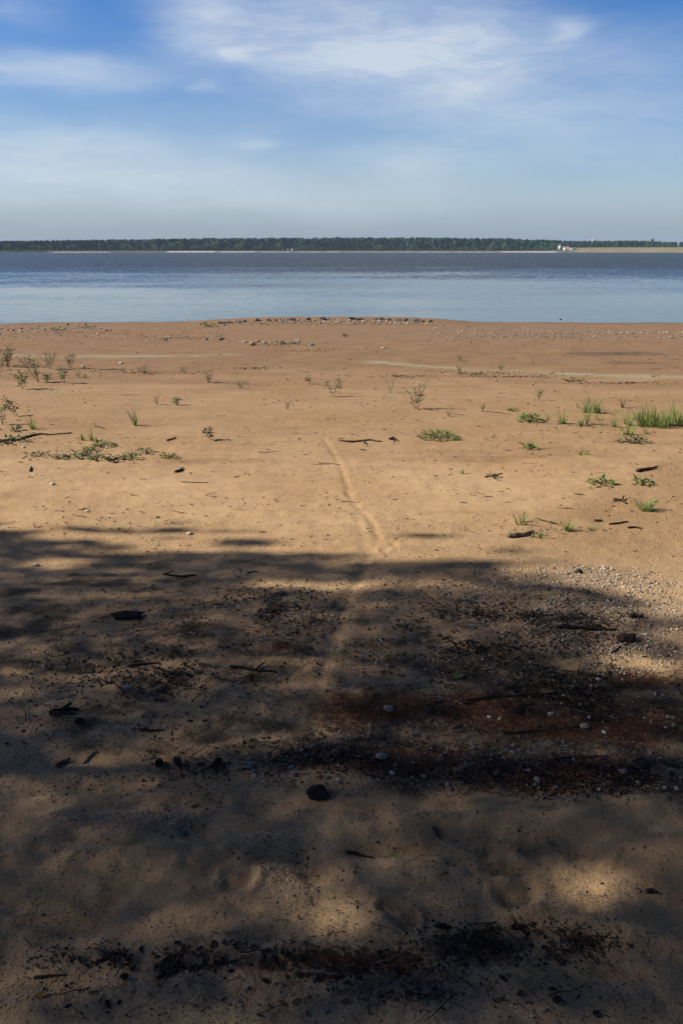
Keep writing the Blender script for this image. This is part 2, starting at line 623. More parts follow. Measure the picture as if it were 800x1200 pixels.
# sand
def sand_material():
    m, t, b = new_mat('sand')
    geo = t.node('ShaderNodeNewGeometry')
    P = geo.outputs['Position']
    x, y, z = t.sep(P)
    A = t.node('ShaderNodeAttribute', attribute_name='zone_a')
    B = t.node('ShaderNodeAttribute', attribute_name='zone_b')

    def split(a):
        s = t.node('ShaderNodeSeparateColor')
        t.l.new(a.outputs['Color'], s.inputs[0])
        return s.outputs[0], s.outputs[1], s.outputs[2], a.outputs['Alpha']
    damp, humus, red, algae = split(A)
    pale, tan, gravel, far = split(B)
    big = t.noise(P, 0.9, 5.0, 0.6)
    mid = t.noise(P, 9.0, 5.0, 0.6)
    fine = t.noise(P, 90.0, 4.0, 0.65)
    grain = t.noise(P, 420.0, 2.0, 0.6)
    streak = t.noise(t.xyz(t.m('MULTIPLY', x, 0.8), t.m('MULTIPLY', y, 9.0), 0.0), 1.0, 6.0, 0.62)
    c = t.mix(t.smooth(big, 0.3, 0.7), (.450, .285, .142), (.525, .350, .188))
    c = t.mix(t.m('MULTIPLY', t.smooth(mid, 0.35, 0.75), 0.35), c, (.345, .225, .125))
    c = t.mix(t.m('MULTIPLY', t.smooth(streak, 0.50, 0.72), t.smooth(y, 4.2, 9.0, 0.0, 0.55)), c, (.30, .19, .105))  # drift streaks, the dark tone also painting shadows of small ridges
    c = t.mix(t.m('MULTIPLY', t.smooth(streak, 0.34, 0.46, 1.0, 0.0), t.smooth(y, 4.5, 7.0, 0.0, 0.30)), c, (.55, .39, .24))
    # damp browner sand towards the lake
    c = t.mix(damp, c, t.mix(t.smooth(t.noise(P, 2.3, 4.0), .3, .7), (.250, .142, .066), (.195, .110, .051)))
    c = t.mix(algae, c, t.mix(mid, (.30, .31, .17), (.40, .37, .22)))
    # forest litter ground into the sand
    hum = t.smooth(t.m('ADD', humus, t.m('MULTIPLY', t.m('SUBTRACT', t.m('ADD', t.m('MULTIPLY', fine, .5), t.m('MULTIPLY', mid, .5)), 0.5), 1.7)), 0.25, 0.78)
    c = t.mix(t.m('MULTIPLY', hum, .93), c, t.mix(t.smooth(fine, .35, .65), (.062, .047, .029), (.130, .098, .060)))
    rd = t.smooth(t.m('ADD', red, t.m('MULTIPLY', t.m('SUBTRACT', mid, 0.5), 1.0)), 0.25, 0.8)
    c = t.mix(t.m('MULTIPLY', rd, .62), c, t.mix(t.smooth(fine, .35, .65), (.165, .062, .028), (.085, .036, .019)))
    c = t.mix(t.m('MULTIPLY', gravel, .55), c, (.20, .165, .125))
    # single grains, dark and light
    c = t.mix(t.m('MULTIPLY', t.smooth(grain, .60, .75), .55), c, (.16, .11, .07))
    c = t.mix(t.m('MULTIPLY', t.smooth(grain, .40, .27), .45), c, (.62, .50, .36))
    v = t.voronoi(P, 130.0)
    spot = t.m('MULTIPLY', t.smooth(v, .22, .12), t.smooth(t.noise(P, 37.0, 2.0), .52, .60))
    c = t.mix(t.m('MULTIPLY', spot, .75), c, (.055, .040, .028))
    # the far shore
    c = t.mix(far, c, (.060, .075, .030))
    c = t.mix(pale, c, (.62, .53, .42))
    c = t.mix(tan, c, t.mix(t.smooth(t.noise(P, .05, 4.0), .35, .65), (.27, .21, .12), (.20, .18, .09)))
    t.l.new(c, b.inputs['Base Color'])
    t.l.new(t.m('SUBTRACT', 0.95, t.m('MULTIPLY', damp, 0.25)), b.inputs['Roughness'])
    b.inputs['Specular IOR Level'].default_value = 0.04
    nearf = t.smooth(y, 12.0, 30.0, 1.0, 0.25)
    h = t.m('ADD', t.m('MULTIPLY', mid, .65), t.m('ADD', t.m('MULTIPLY', fine, .30), t.m('MULTIPLY', grain, .075)))
    h = t.m('ADD', h, t.m('MULTIPLY', t.smooth(t.voronoi(P, 55.0), .1, .6), .05))
    bn = t.node('ShaderNodeBump')
    t.l.new(nearf, bn.inputs['Strength'])
    bn.inputs['Distance'].default_value = 0.018
    t.l.new(h, bn.inputs['Height'])
    t.l.new(bn.outputs[0], b.inputs['Normal'])
    return m


M['sand'] = sand_material()


def water_material():
    m, t, b = new_mat('lake_water')
    geo = t.node('ShaderNodeNewGeometry')
    P = geo.outputs['Position']
    x, y, z = t.sep(P)
    b.inputs['Base Color'].default_value = (.074, .070, .024, 1)
    b.inputs['IOR'].default_value = 1.333
    b.inputs['Specular IOR Level'].default_value = 0.5
    b.inputs['Roughness'].default_value = 0.06
    # wind-ruffled further out, calm in the lee of the shore, with streaks
    st = t.noise(t.xyz(t.m('MULTIPLY', x, .022), t.m('MULTIPLY', y, .05), 1.0), 1.0, 4.0, .6)
    st2 = t.noise(t.xyz(t.m('MULTIPLY', x, .09), t.m('MULTIPLY', y, .20), 7.0), 1.0, 3.0, .6)
    yy = t.m('ADD', y, t.m('ADD', t.m('MULTIPLY', t.m('SUBTRACT', st, .5), 120.0), t.m('MULTIPLY', t.m('SUBTRACT', st2, .5), 20.0)))
    ruf = t.smooth(yy, 34.0, 180.0)
    k = t.m('ADD', 0.016, t.m('MULTIPLY', ruf, t.m('ADD', .16, t.m('MULTIPLY', st2, .22))))
    n1 = t.noise(t.xyz(t.m('MULTIPLY', x, 1.0), t.m('MULTIPLY', y, 1.7), 0.0), 1.6, 4.0, .6, .3, True)
    r, g, bl = t.sep(n1)
    nx = t.m('MULTIPLY', t.m('SUBTRACT', r, .5), t.m('MULTIPLY', k, 2.6))
    ny = t.m('SUBTRACT', t.m('MULTIPLY', t.m('SUBTRACT', g, .5), t.m('MULTIPLY', k, 3.0)), t.m('ADD', t.m('MULTIPLY', ruf, .20), .012))
    nv = t.vm('NORMALIZE', t.xyz(nx, ny, 1.0))
    t.l.new(nv, b.inputs['Normal'])
    return m


M['water'] = water_material()


# ------------------------------------------------------------------ ground sheet
def blob(x, y, px, py, rxp, ryp, p=2.0):
    """soft patch lying on the ground round a point of the picture, radii in picture pixels there"""
    c = at(px, py, False)
    top, bot = at(px, py - ryp, False), at(px, py + ryp, False)
    rx, ry = metres(rxp, c), max(0.02, (top.y - bot.y) / 2)
    cy = (top.y + bot.y) / 2
    return np.exp(-((((x - c.x) / rx) ** 2 + ((y - cy) / ry) ** 2) ** (p / 2)))


def stripe(x, y, pts, w):
    d, al, sd, L = seg_dist(x, y, [xy(*q) for q in pts])
    return np.exp(-(d / w) ** 2)


def zones(x, y):
    n1 = fbm(x / .35, y / .16, 101, 4)
    n2 = fbm(x / 1.6, y / .5, 111, 4)
    n3 = fbm(x / .12, y / .07, 121, 3)
    damp = np.maximum(sstep(6.5, 17.0, y + 3 * n2) * 0.85, .42 * sstep(5.5, 9, y + 2 * n2))
    damp = np.maximum(damp, 0.9 * sstep(27, 33, y + 2 * n2))
    # sand bank edge on the right: browner low ground below it
    d_right = sstep(-0.15, 0.5, (x - (0.9 + (y - 4.9) * 0.75)) + .25 * n2) * sstep(4.0, 5.0, y) * (1 - sstep(7.5, 9.5, y)) * .42
    damp = np.maximum(damp, d_right)
    damp = np.maximum(damp, .5 * sstep(4.6, 6.5, y) * sstep(.15, .35, n2))
    wet = np.maximum(blob(x, y, 715, 414, 85, 2.6, 4), blob(x, y, 735, 426, 45, 1.6, 4))
    wet = np.maximum(wet, .7 * blob(x, y, 560, 440, 60, 3.0, 2))
    wet = np.maximum(wet, .7 * blob(x, y, 730, 449, 60, 3.0, 2))
    wet = np.maximum(wet, .5 * blob(x, y, 390, 410, 60, 1.6, 4))
    wet = np.maximum(wet, .55 * blob(x, y, 150, 405, 40, 3.0, 2))
    wet = np.maximum(wet, .65 * np.exp(-((y - 34.5) / 1.2) ** 2) * sstep(0, .2, n2 + .1))
    wet = np.maximum(wet, .95 * np.exp(-(np.maximum(0, base_h(x, y) - WATER_Z - .012) / .022) ** 2) * (y > 25) * (y < 60))
    trk = stripe(x, y, [(440, 642), (430, 656), (418, 685), (400, 720), (386, 760), (376, 800), (372, 830)], .055)
    humus = np.zeros_like(x)
    for (px, py, rx, ry, w) in [(640, 812, 200, 55, 1.0), (760, 800, 120, 30, .7), (450, 775, 60, 18, .45), (620, 905, 260, 28, .85), (760, 915, 120, 24, .95), (440, 895, 120, 26, .75),
                                (300, 885, 90, 22, .5), (560, 720, 110, 38, .55), (700, 735, 120, 40, .5), (330, 720, 110, 40, .55), (480, 715, 70, 30, .5), (230, 860, 60, 16, .3),
                                (200, 740, 170, 45, .38), (90, 830, 60, 16, .35), (130, 780, 160, 60, .3), (560, 640, 40, 6, .15),
                                (270, 1130, 150, 24, .62), (590, 1115, 110, 26, .68), (400, 1135, 90, 18, .45), (170, 1125, 60, 16, .45), (690, 1100, 60, 16, .4), (500, 1165, 300, 40, .35), (720, 1175, 80, 18, .35),
                                (390, 850, 60, 25, .5), (600, 860, 180, 30, .8)]:
        humus = np.maximum(humus, w * blob(x, y, px, py, rx, ry, 2.6))
    humus = np.clip(humus * (0.75 + 1.1 * n1 + .6 * n3), 0, 1)
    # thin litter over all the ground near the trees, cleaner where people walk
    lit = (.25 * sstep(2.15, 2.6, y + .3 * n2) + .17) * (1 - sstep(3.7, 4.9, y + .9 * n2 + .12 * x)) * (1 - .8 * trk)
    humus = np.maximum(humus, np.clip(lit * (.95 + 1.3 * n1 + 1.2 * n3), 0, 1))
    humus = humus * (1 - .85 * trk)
    red = np.zeros_like(x)
    for (px, py, rx, ry, w) in [(450, 832, 100, 26, 1.0), (560, 832, 80, 26, .95), (650, 846, 120, 24, .8), (740, 850, 90, 36, .8), (770, 795, 60, 14, .5), (600, 910, 20, 10, .5), (480, 790, 60, 10, .5), (350, 800, 40, 10, .3)]:
        red = np.maximum(red, w * blob(x, y, px, py, rx, ry, 2.4))
    red = np.clip(red * (.85 + .9 * n1), 0, 1)
    al = np.maximum(stripe(x, y, [(20, 417), (120, 418), (315, 416)], .28) * (1 - sstep(-3.2, -1.6, x)), stripe(x, y, [(440, 424), (530, 431), (620, 436), (800, 443)], .24))
    algae = np.clip(al * (.9 + .9 * n2 + 1.0 * n1), 0, 1) * .66
    grav = np.zeros_like(x)
    for (px, py, rx, ry, w) in [(150, 968, 90, 16, .8), (340, 1040, 50, 24, .6), (420, 1170, 320, 36, .8), (700, 700, 130, 40, .7), (200, 1010, 40, 10, .4), (620, 390, 200, 6, .5), (60, 387, 90, 6, .5), (90, 1085, 90, 16, .4)]:
        grav = np.maximum(grav, w * blob(x, y, px, py, rx, ry, 2.4))
    grav = np.clip(grav * (.9 + 1.2 * n1), 0, 1)
    farm = sstep(400, 500, y)
    s = far_shore(x)
    dsh = y - s
    px_far = 400 + x / np.maximum(y, 1) * 973.0
    pale = np.zeros_like(x)
    for (a, bb, w) in [(74, 142, 5), (203, 262, 13), (262, 306, 9), (345, 400, 4), (430, 575, 3.5), (575, 642, 9), (400, 430, 2.5), (306, 345, 3.0)]:
        pale = np.maximum(pale, sstep(a - 3, a + 6, px_far) * (1 - sstep(bb - 6, bb + 3, px_far)) * (1 - sstep(w, w + 3, dsh)) * sstep(-6, -1, dsh))
    pale = pale * farm
    tan = farm * sstep(-8, 0, dsh) * np.maximum(sstep(640, 670, px_far) * (1 - sstep(55, 75, dsh)), .6 * (1 - sstep(10, 18, dsh)) * sstep(60, 90, px_far))
    tan = np.clip(tan - pale, 0, 1)
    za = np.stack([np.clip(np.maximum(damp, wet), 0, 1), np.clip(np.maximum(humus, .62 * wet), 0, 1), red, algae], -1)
    zb = np.stack([pale, tan, grav, farm], -1)
    return za, zb


def build_ground():
    ys = [-400, -250, -160, -110, -75, -50, -35, -25, -18, -13, -9, -6.5, -4.5, -3, -2, -1.2, -.6, -.2, .1, .35, .55, .72]
    y = .72
    while y < 47:
        y *= 1.0066
        ys.append(y)
    while y < 640:
        y *= 1.05
        ys.append(y)
    while y < 1420:
        y += 6.5
        ys.append(y)
    while y < 3200:
        y *= 1.12
        ys.append(y)
    ys = np.array(ys)
    n_in, n_out = 520, 16
    u = np.linspace(-1, 1, n_in)
    W = np.where(ys > .72, .60 * ys + .75, 1.2 + 0.9 * (.72 - ys))
    tt = (np.arange(1, n_out + 1) / n_out)
    ext = 60 + 1.3 * np.abs(ys)
    xs = np.empty((len(ys), n_in + 2 * n_out))
    xs[:, n_out:n_out + n_in] = u[None] * W[:, None]
    xs[:, n_out + n_in:] = W[:, None] + (tt[None] ** 2.2) * ext[:, None]
    xs[:, :n_out] = -xs[:, n_out + n_in:][:, ::-1]
    Y = np.repeat(ys[:, None], xs.shape[1], 1)
    X = xs
    Z = H(X, Y)
    R, C = X.shape
    idx = np.arange(R * C).reshape(R, C)
    f = np.stack([idx[:-1, :-1], idx[:-1, 1:], idx[1:, 1:], idx[1:, :-1]], -1).reshape(-1, 4)
    me = mesh_np('ground', np.stack([X, Y, Z], -1).reshape(-1, 3), f, True)
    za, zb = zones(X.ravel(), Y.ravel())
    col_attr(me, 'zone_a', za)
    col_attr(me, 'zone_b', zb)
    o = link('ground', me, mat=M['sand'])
    return tag(o, 'brown sandy beach running down to the lake and up the far shore', kind='structure')


build_ground()

# lake
wv = [(-3500, 28, WATER_Z), (3500, 28, WATER_Z), (3500, 2600, WATER_Z), (-3500, 2600, WATER_Z)]
wm = mesh_np('lake_water', wv, [(0, 1, 2, 3)])
tag(link('lake_water', wm, mat=M['water']), 'grey blue lake, calm near the beach and ruffled further out', kind='structure')

# ------------------------------------------------------------------ trees that shade the foreground (out of frame, to the left and behind), and others added to block sky
TAN = 1.0 / math.tan(SUN_EL)
EDGE = [(-500, 585), (0, 622), (60, 630), (150, 636), (205, 627), (260, 634), (300, 648), (350, 658), (400, 666), (440, 670), (470, 660), (520, 658), (560, 655), (610, 668), (660, 676), (720, 692), (760, 715), (800, 745), (1300, 900)]
EDGE_W = [xy(*q) for q in EDGE]
EX = np.array([q[0] for q in EDGE_W])
EY = np.array([q[1] for q in EDGE_W])
EX = np.append(EX[:-1], [2.7, 3.3, 4.2, 6.6, 7.4, 60.0])
EY = np.append(EY[:-1], [3.5, 5.4, 7.0, 7.2, 13.0, 13.0])
HOLES = []
for (px, py, rx, ry, w) in [(390, 1066, 32, 19, .95), (322, 1052, 13, 24, .78), (694, 1038, 34, 18, .95), (708, 1068, 26, 12, .8), (775, 1190, 26, 14, .45), (30, 1150, 22, 10, .5), (8, 1180, 16, 16, .5), (95, 886, 24, 6, .7),
                            (135, 878, 22, 5, .7), (45, 945, 18, 12, .5), (400, 977, 20, 10, .5), (735, 770, 48, 14, 1.), (760, 775, 40, 10, .9), (570, 1175, 26, 10, .4), (695, 1132, 24, 9, .5), (345, 1148, 22, 8, .5),
                            (150, 694, 36, 6, .6), (55, 700, 34, 5, .5), (195, 716, 20, 5, .5), (70, 745, 30, 5, .5), (60, 775, 36, 6, .4), (430, 770, 12, 5, .6), (480, 800, 16, 6, .5), (600, 910, 20, 10, .6), (115, 965, 16, 6, .4),
                            (160, 675, 24, 5, .4), (40, 685, 24, 4, .4), (380, 1000, 20, 8, .35), (215, 790, 30, 6, .4), (350, 800, 20, 6, .4), (30, 1110, 20, 8, .3), (640, 930, 16, 6, .4), (520, 1060, 14, 8, .3),
                            (640, 700, 34, 6, .6), (720, 715, 44, 8, .8), (560, 690, 24, 5, .5), (770, 740, 30, 8, .8), (600, 735, 26, 6, .5), (680, 748, 30, 6, .6), (500, 745, 20, 5, .4), (540, 760, 20, 5, .4), (420, 710, 12, 5, .4)]:
    c = at(px, py, False)
    t0, b0 = at(px, py - ry, False), at(px, py + ry, False)
    HOLES.append((c.x, (t0.y + b0.y) / 2, metres(rx, c), (t0.y - b0.y) / 2, w))


def canopy_depth(s, y):
    """how many leaves deep the crowns are along a sun ray that lands at (s, y)"""
    e = np.interp(s, EX, EY)
    stv = fbm(s / .55, y / .12 + s * .25, 201, 3)
    fr = (e - y) / .46 + 2.1 * stv
    t = 2.75 + .55 * sstep(2.55, 2.2, y) - .35 * np.exp(-((y - 2.45) / .2) ** 2)
    t = t - .75 * np.exp(-(((s - 1.3) / 1.0) ** 2 + ((y - 3.85) / .5) ** 2)) - .35 * np.exp(-(((s + .2) / 2.4) ** 2 + ((y - 3.7) / .7) ** 2))
    t = t + .24 * fbm(s / .42, y / .16, 221, 3) + .1 * fbm(s / 1.3, y / .7, 227, 2)
    t = np.maximum(t, 1.75) * sstep(-.25, .75, fr)
    for hx, hy, rx, ry, w in HOLES:
        w = w if w > .75 else w * .6
        t = t * (1 - np.minimum(1, w) * .93 * np.exp(-(((s - hx) / (rx * 1.1 + .02)) ** 2 + ((y - hy) / (ry * 1.1 + .02)) ** 2) ** 1.5))
    return t


def keep_leaf(P, seed):
    """the crowns end where the photograph's shade ends"""
    s = P[:, 0] + P[:, 2] * TAN
    y = P[:, 1]
    e = np.interp(s, EX, EY)
    stv = fbm(s / .55, y / .12 + s * .25, 201, 3)
    p = sstep(-.25, .55, (e - y) / .46 + 2.1 * stv)
    p = np.where(s < -4.4, 1.0, p)
    return rng.random(len(P)) < p


CROWNS = []     # (tree, leaf places in the world, leaf sizes)


def grow_crowns():
    """thin the crowns to the depth of leaves that lets through as much sun as the photograph shows, then build them"""
    A = np.concatenate([P for r, P, z in CROWNS])
    Z = np.concatenate([z for r, P, z in CROWNS])
    s, y = A[:, 0] + A[:, 2] * TAN, A[:, 1]
    c = .08
    i, j = np.floor((s + 3.6) / c).astype(int), np.floor((y - .5) / c).astype(int)
    ni, nj = int(7.6 / c), int(5.0 / c)
    ok = (i >= 0) & (i < ni) & (j >= 0) & (j < nj)
    area = .5 * .45 * Z ** 2 * .52 / math.sin(SUN_EL)
    D = np.zeros((ni, nj))
    np.add.at(D, (i[ok], j[ok]), area[ok])
    D /= c * c
    for _ in range(3):                                   # smooth
        Q = np.pad(D, 1, mode='edge')
        D = sum(Q[a:a + ni, b:b + nj] for a in range(3) for b in range(3)) / 9
    keep = np.ones(len(A), bool)
    T = canopy_depth(s[ok], y[ok])
    keep[ok] = rng.random(ok.sum()) < np.minimum(1, T / np.maximum(.05, D[i[ok], j[ok]]))
    # sprays in the places where the crowns are still too open
    gi, gj = np.meshgrid(np.arange(ni), np.arange(nj), indexing='ij')
    gs, gy = (gi.ravel() + .5) * c - 3.6, (gj.ravel() + .5) * c + .5
    zs = .07
    lack = np.maximum(0, canopy_depth(gs, gy) - D.ravel()) * (gy < 5.4) * c * c / (.5 * .45 * zs ** 2 * .52 / math.sin(SUN_EL))
    cnt = rng.poisson(lack)
    fs, fy = np.repeat(gs, cnt) + rng.uniform(-.5, .5, cnt.sum()) * c, np.repeat(gy, cnt) + rng.uniform(-.5, .5, cnt.sum()) * c
    for ti, m in ((0, fy > 1.9), (1, fy <= 1.9)):
        r, P, z = CROWNS[ti]
        fx = r.location.x + rng.normal(0, 1.0, m.sum())
        F_ = np.stack([fx, fy[m], (fs[m] - fx) / TAN], -1)
        F_ = F_[F_[:, 2] > 2.5]
        r['fill'] = 1
        CROWNS.append((r, F_, np.full(len(F_), zs)))
        keep = np.append(keep, np.ones(len(F_), bool))
    k = 0
    merged = {}
    for r, P, z in CROWNS:
        m = keep[k:k + len(P)]
        k += len(P)
        merged.setdefault(r.name, [r, [], []])
        merged[r.name][1].append(P[m])
        merged[r.name][2].append(z[m])
    for r, Ps, zs_ in merged.values():
        if 'fill' in r:
            del r['fill']
        P, z = np.concatenate(Ps), np.concatenate(zs_)
        m = np.ones(len(P), bool)
        cr = link('crown', leaf_mesh('pine_crown', P[m] - np.array(r.location), z[m]), r, mat=M['pine_leaf'])
        cr['kind'] = 'stuff'


def leaf_mesh(name, P, size, aspect=.45):
    n = len(P)
    tv = np.array([(-.5, 0, 0), (0, -aspect * .5, .06), (.5, 0, 0), (0, aspect * .5, .06)])
    R = rot_np(rng.uniform(-1.2, 1.2, n), rng.uniform(-1.0, 1.0, n), rng.uniform(0, 6.28, n))
    return scatter_mesh(name, tv, [(0, 1, 2, 3)], P, R, size)


def shade_tree(x, y, h, r_crown, z0, n, label, extra=None, size=(.10, .18), lean=(0, 0)):
    root = link('pine_tree', None, loc=(x, y, float(H(np.array([x]), np.array([y]))[0]) - .05))
    tag(root, label, 'tree', 'pine trees shading the near sand')
    tr = MB()
    top = Vector((lean[0], lean[1], h * .93))
    tpts = [Vector((0, 0, 0)), top * .12 + Vector((.03, .02, 0)), top * .4, top * .7 + Vector((-.08, .05, 0)), top]
    tr.tube(tpts, [.18, .12, .055, .038, .015], 9)
    link('trunk', tr.mesh('pine_trunk', True), root, mat=M['pine_bark'])
    # clumps of needles at the ends of limbs
    lb = MB()
    pts = []
    nb = 24
    for i in range(nb):
        f = (i + .5) / nb
        z = z0 + (h - z0) * f
        rr = r_crown * (math.sin(math.pi * (.18 + .80 * f)) ** .8) * random.uniform(.65, 1.05)
        a = i * 2.4 + random.uniform(-.3, .3)
        c0 = Vector((lean[0], lean[1], 0)) * (z / h) + Vector((0, 0, z - rr * .25))
        e = c0 + Vector((math.cos(a) * rr, math.sin(a) * rr, rr * .28))
        mid = (c0 + e) / 2 + Vector((0, 0, -.06 * rr))
        lb.tube([c0, mid, e], [.030, .02, .006], 5)
        for k in range(max(3, int(rr * 4))):
            t = random.uniform(.35, 1.08)
            q = c0 + (e - c0) * t
            m = n // (nb * max(3, int(rr * 4)))
            pts.append(rng.normal(0, 1, (m, 3)) * (.36, .36, .16) + np.array(q))
    # limbs whose shadow would cross the lit sand are not there
    link('limb', lb.mesh('pine_limbs', True), root, mat=M['pine_bark']).__setitem__('kind', 'stuff')
    P = np.concatenate(pts)
    org = np.array(root.location)
    W = P + org
    P = P[keep_leaf(W, 1)]
    if extra is not None:
        P = np.concatenate([P, extra - org])
    CROWNS.append((root, P + org, rng.uniform(size[0], size[1], len(P))))
    return root


# unseen boughs added overhead to keep blue sky light off the near sand
def sky_blocker(tx, ty, x0, x1, y0, y1, z0, z1, n):
    k = 140
    c = np.stack([rng.uniform(x0, x1, k), rng.uniform(y0, y1, k), rng.uniform(z0, z1, k)], -1)
    P = (c[:, None, :] + rng.normal(0, 1, (k, n // k, 3)) * (.6, .6, .22)).reshape(-1, 3)
    return P[keep_leaf(P, 3)]


# foliage of the two trees whose shadow lies in the picture, thick enough to shade it
def design_foliage(tx, ty, ylo, yhi, n, slo=-3.2, shi=3.6):
    s = rng.uniform(slo, shi, n)
    y = rng.uniform(ylo, yhi, n)
    x = tx + rng.normal(0, 1.15, n)
    z = (s - x) / TAN
    P = np.stack([x, y, z], -1)
    ok = (z > 3.6) & (z < 13.0) & (np.hypot(x - tx, y - ty) < 2.9)
    P = P[ok]
    return P[keep_leaf(P, 2)]


shade_tree(-10.5, 2.45, 13.0, 2.5, 3.6, 9000, 'pine at the far end of the row, casting the shade edge on the sand', design_foliage(-10.5, 2.45, 1.5, 5.6, 75000), size=(.055, .09), lean=(.2, .0))
shade_tree(-10.8, .2, 14.0, 2.6, 3.4, 9000, 'second pine of the row left of the near sand', design_foliage(-10.8, .2, .3, 3.3, 85000), size=(.055, .09))
shade_tree(-14.0, -.3, 15.0, 2.6, 4.0, 8000, 'tall pine standing behind the row left of the sand', design_foliage(-14.0, -.3, .4, 3.0, 50000), size=(.055, .09))
shade_tree(-9.0, -3.4, 13.5, 2.7, 3.0, 8000, 'pine left and behind the viewer with low limbs', size=(.16, .28))
shade_tree(-3.2, -5.0, 14.5, 4.6, 4.2, 14000, 'broad pine behind the viewer with boughs added to block the sky', sky_blocker(0, 0, -4.6, 1.2, -3.5, 6.3, 6.0, 10.0, 34000), size=(.2, .34), lean=(.8, 1.5))
shade_tree(3.0, -4.6, 15.0, 4.8, 4.4, 14000, 'broad pine right behind the viewer with boughs added to block the sky', sky_blocker(0, 0, .2, 6.5, -3.5, 6.8, 5.6, 10.0, 38000), size=(.2, .34), lean=(-.2, 1.6))
shade_tree(9.5, 3.2, 13.0, 3.4, 1.6, 9000, 'unseen pine added on the right, its boughs blocking the sky', sky_blocker(0, 0, -2.4, 10.0, 4.5, 8.0, 6.2, 9.5, 38000), size=(.2, .34))  # tree added out of view to cut sky light from the right
shade_tree(11.5, 7.2, 13.0, 3.4, 1.4, 9000, 'unseen pine added further along the right, its boughs blocking the sky', sky_blocker(0, 0, -2.0, 11.0, 7.5, 11.5, 6.6, 9.8, 36000), size=(.2, .34))  # also added unseen, narrows the open sky over the lake
shade_tree(-17.5, 7.5, 6.0, 2.6, .5, 8000, 'young bushy pine added unseen on the left to block the sky', size=(.2, .34))  # low tree added out of view to close the sky at left
shade_tree(-20.5, 11.5, 6.5, 2.8, .5, 8000, 'second young pine added unseen on the left to block the sky', size=(.2, .34))  # added unseen as well, closes more of the left sky
shade_tree(-14.5, -2.2, 14.0, 3.2, 1.2, 9000, 'pine behind the row on the left', size=(.2, .34))
shade_tree(8.2, -1.6, 14.0, 3.6, 3.0, 10000, 'unseen pine added right of the viewer to block the sky', size=(.2, .34))  # added out of view as a sky blocker beside the camera
shade_tree(-6.2, -8.5, 15.0, 3.6, 2.5, 9000, 'pine further back on the left of the bank', size=(.2, .34))
shade_tree(6.5, -9.5, 15.0, 3.8, 2.5, 9000, 'pine further back on the right of the bank', size=(.2, .34))
shade_tree(.2, -10.5, 15.5, 3.8, 2.2, 9000, 'pine further back in the middle of the bank', size=(.2, .34))
grow_crowns()


def at_many(px, py):
    """ground points for arrays of picture positions"""
    px, py = np.asarray(px, float), np.asarray(py, float)
    cx, cy = (px - 400.0) / 973.0, (600.0 - py) / 973.0
    c, s = math.cos(PITCH), math.sin(PITCH)
    dx_, dy_, dz_ = cx, c + s * cy, -s + c * cy
    t = CAM_H / -dz_
    for _ in range(40):
        hz = base_h(dx_ * t, dy_ * t)
        t = t + ((CAM_H - hz) / -dz_ - t) * .75
    X, Y = dx_ * t, dy_ * t
    return np.stack([X, Y, H(X, Y)], -1)


def in_ellipse(n, px, py, rx, ry):
    a, r = rng.uniform(0, 6.2832, n), np.sqrt(rng.random(n))
    return px + rx * r * np.cos(a), py + ry * r * np.sin(a)


def ground_z(x, y):
    return float(H(np.array([x]), np.array([y]))[0])


# ------------------------------------------------------------------ plants
def sapling(px, py, hpx, wpx, label, stems=3, leaves=26, leaf=.035, mat='leaf_grey', lean=0.0, name='willow_sapling', cat='sapling', group='young willow shoots on the open sand'):
    p = at(px, py)
    h, w = metres(hpx, p), metres(wpx, p)
    root = link(name, None, loc=p - Vector((0, 0, .01)))
    tag(root, label, cat, group)
    sm, lm = MB(), MB()
    for i in range(stems):
        a = random.uniform(0, 6.28)
        off = (i - (stems - 1) / 2) / max(1, stems - 1) if stems > 1 else 0.0
        hh = h * random.uniform(.8, 1.12)
        tip = Vector((off * w * .85 + lean * h + random.uniform(-.06, .06) * w, math.sin(a) * w * .3, hh))
        b = Vector((off * w * .10, random.uniform(-.02, .02), 0))
        mid = b * .5 + tip * .5 + Vector((random.uniform(-.06, .06) * w - off * w * .08, random.uniform(-.05, .05) * w, h * .02))
        r = max(.003, .011 * h)
        sm.tube([b, mid, tip], [r, r * .75, r * .3], 5)
        n = max(4, int(leaves * 1.6) // stems)
        for k in range(n):
            t = .25 + .75 * (k + random.random()) / n
            q = (b * (1 - t) ** 2 + mid * 2 * t * (1 - t) + tip * t * t)
            al = random.uniform(0, 6.28)
            d = Vector((math.cos(al), math.sin(al), random.uniform(.1, 1.1)))
            if random.random() < .35:
                e = q + d.normalized() * w * .16
                sm.tube([q, e], [r * .4, r * .2], 3, False)
                q = e
            L = leaf * 1.05 * random.uniform(.7, 1.35)
            lm.leaf(q, d, (0, 0, 1), L, L * .42, random.uniform(.0, .4))
    o = link('stem', sm.mesh('sapling_stem'), root, mat=M['stem'])
    o['kind'] = 'stuff'
    o = link('foliage', lm.mesh('sapling_foliage'), root, mat=M[mat])
    o['kind'] = 'stuff'
    return root


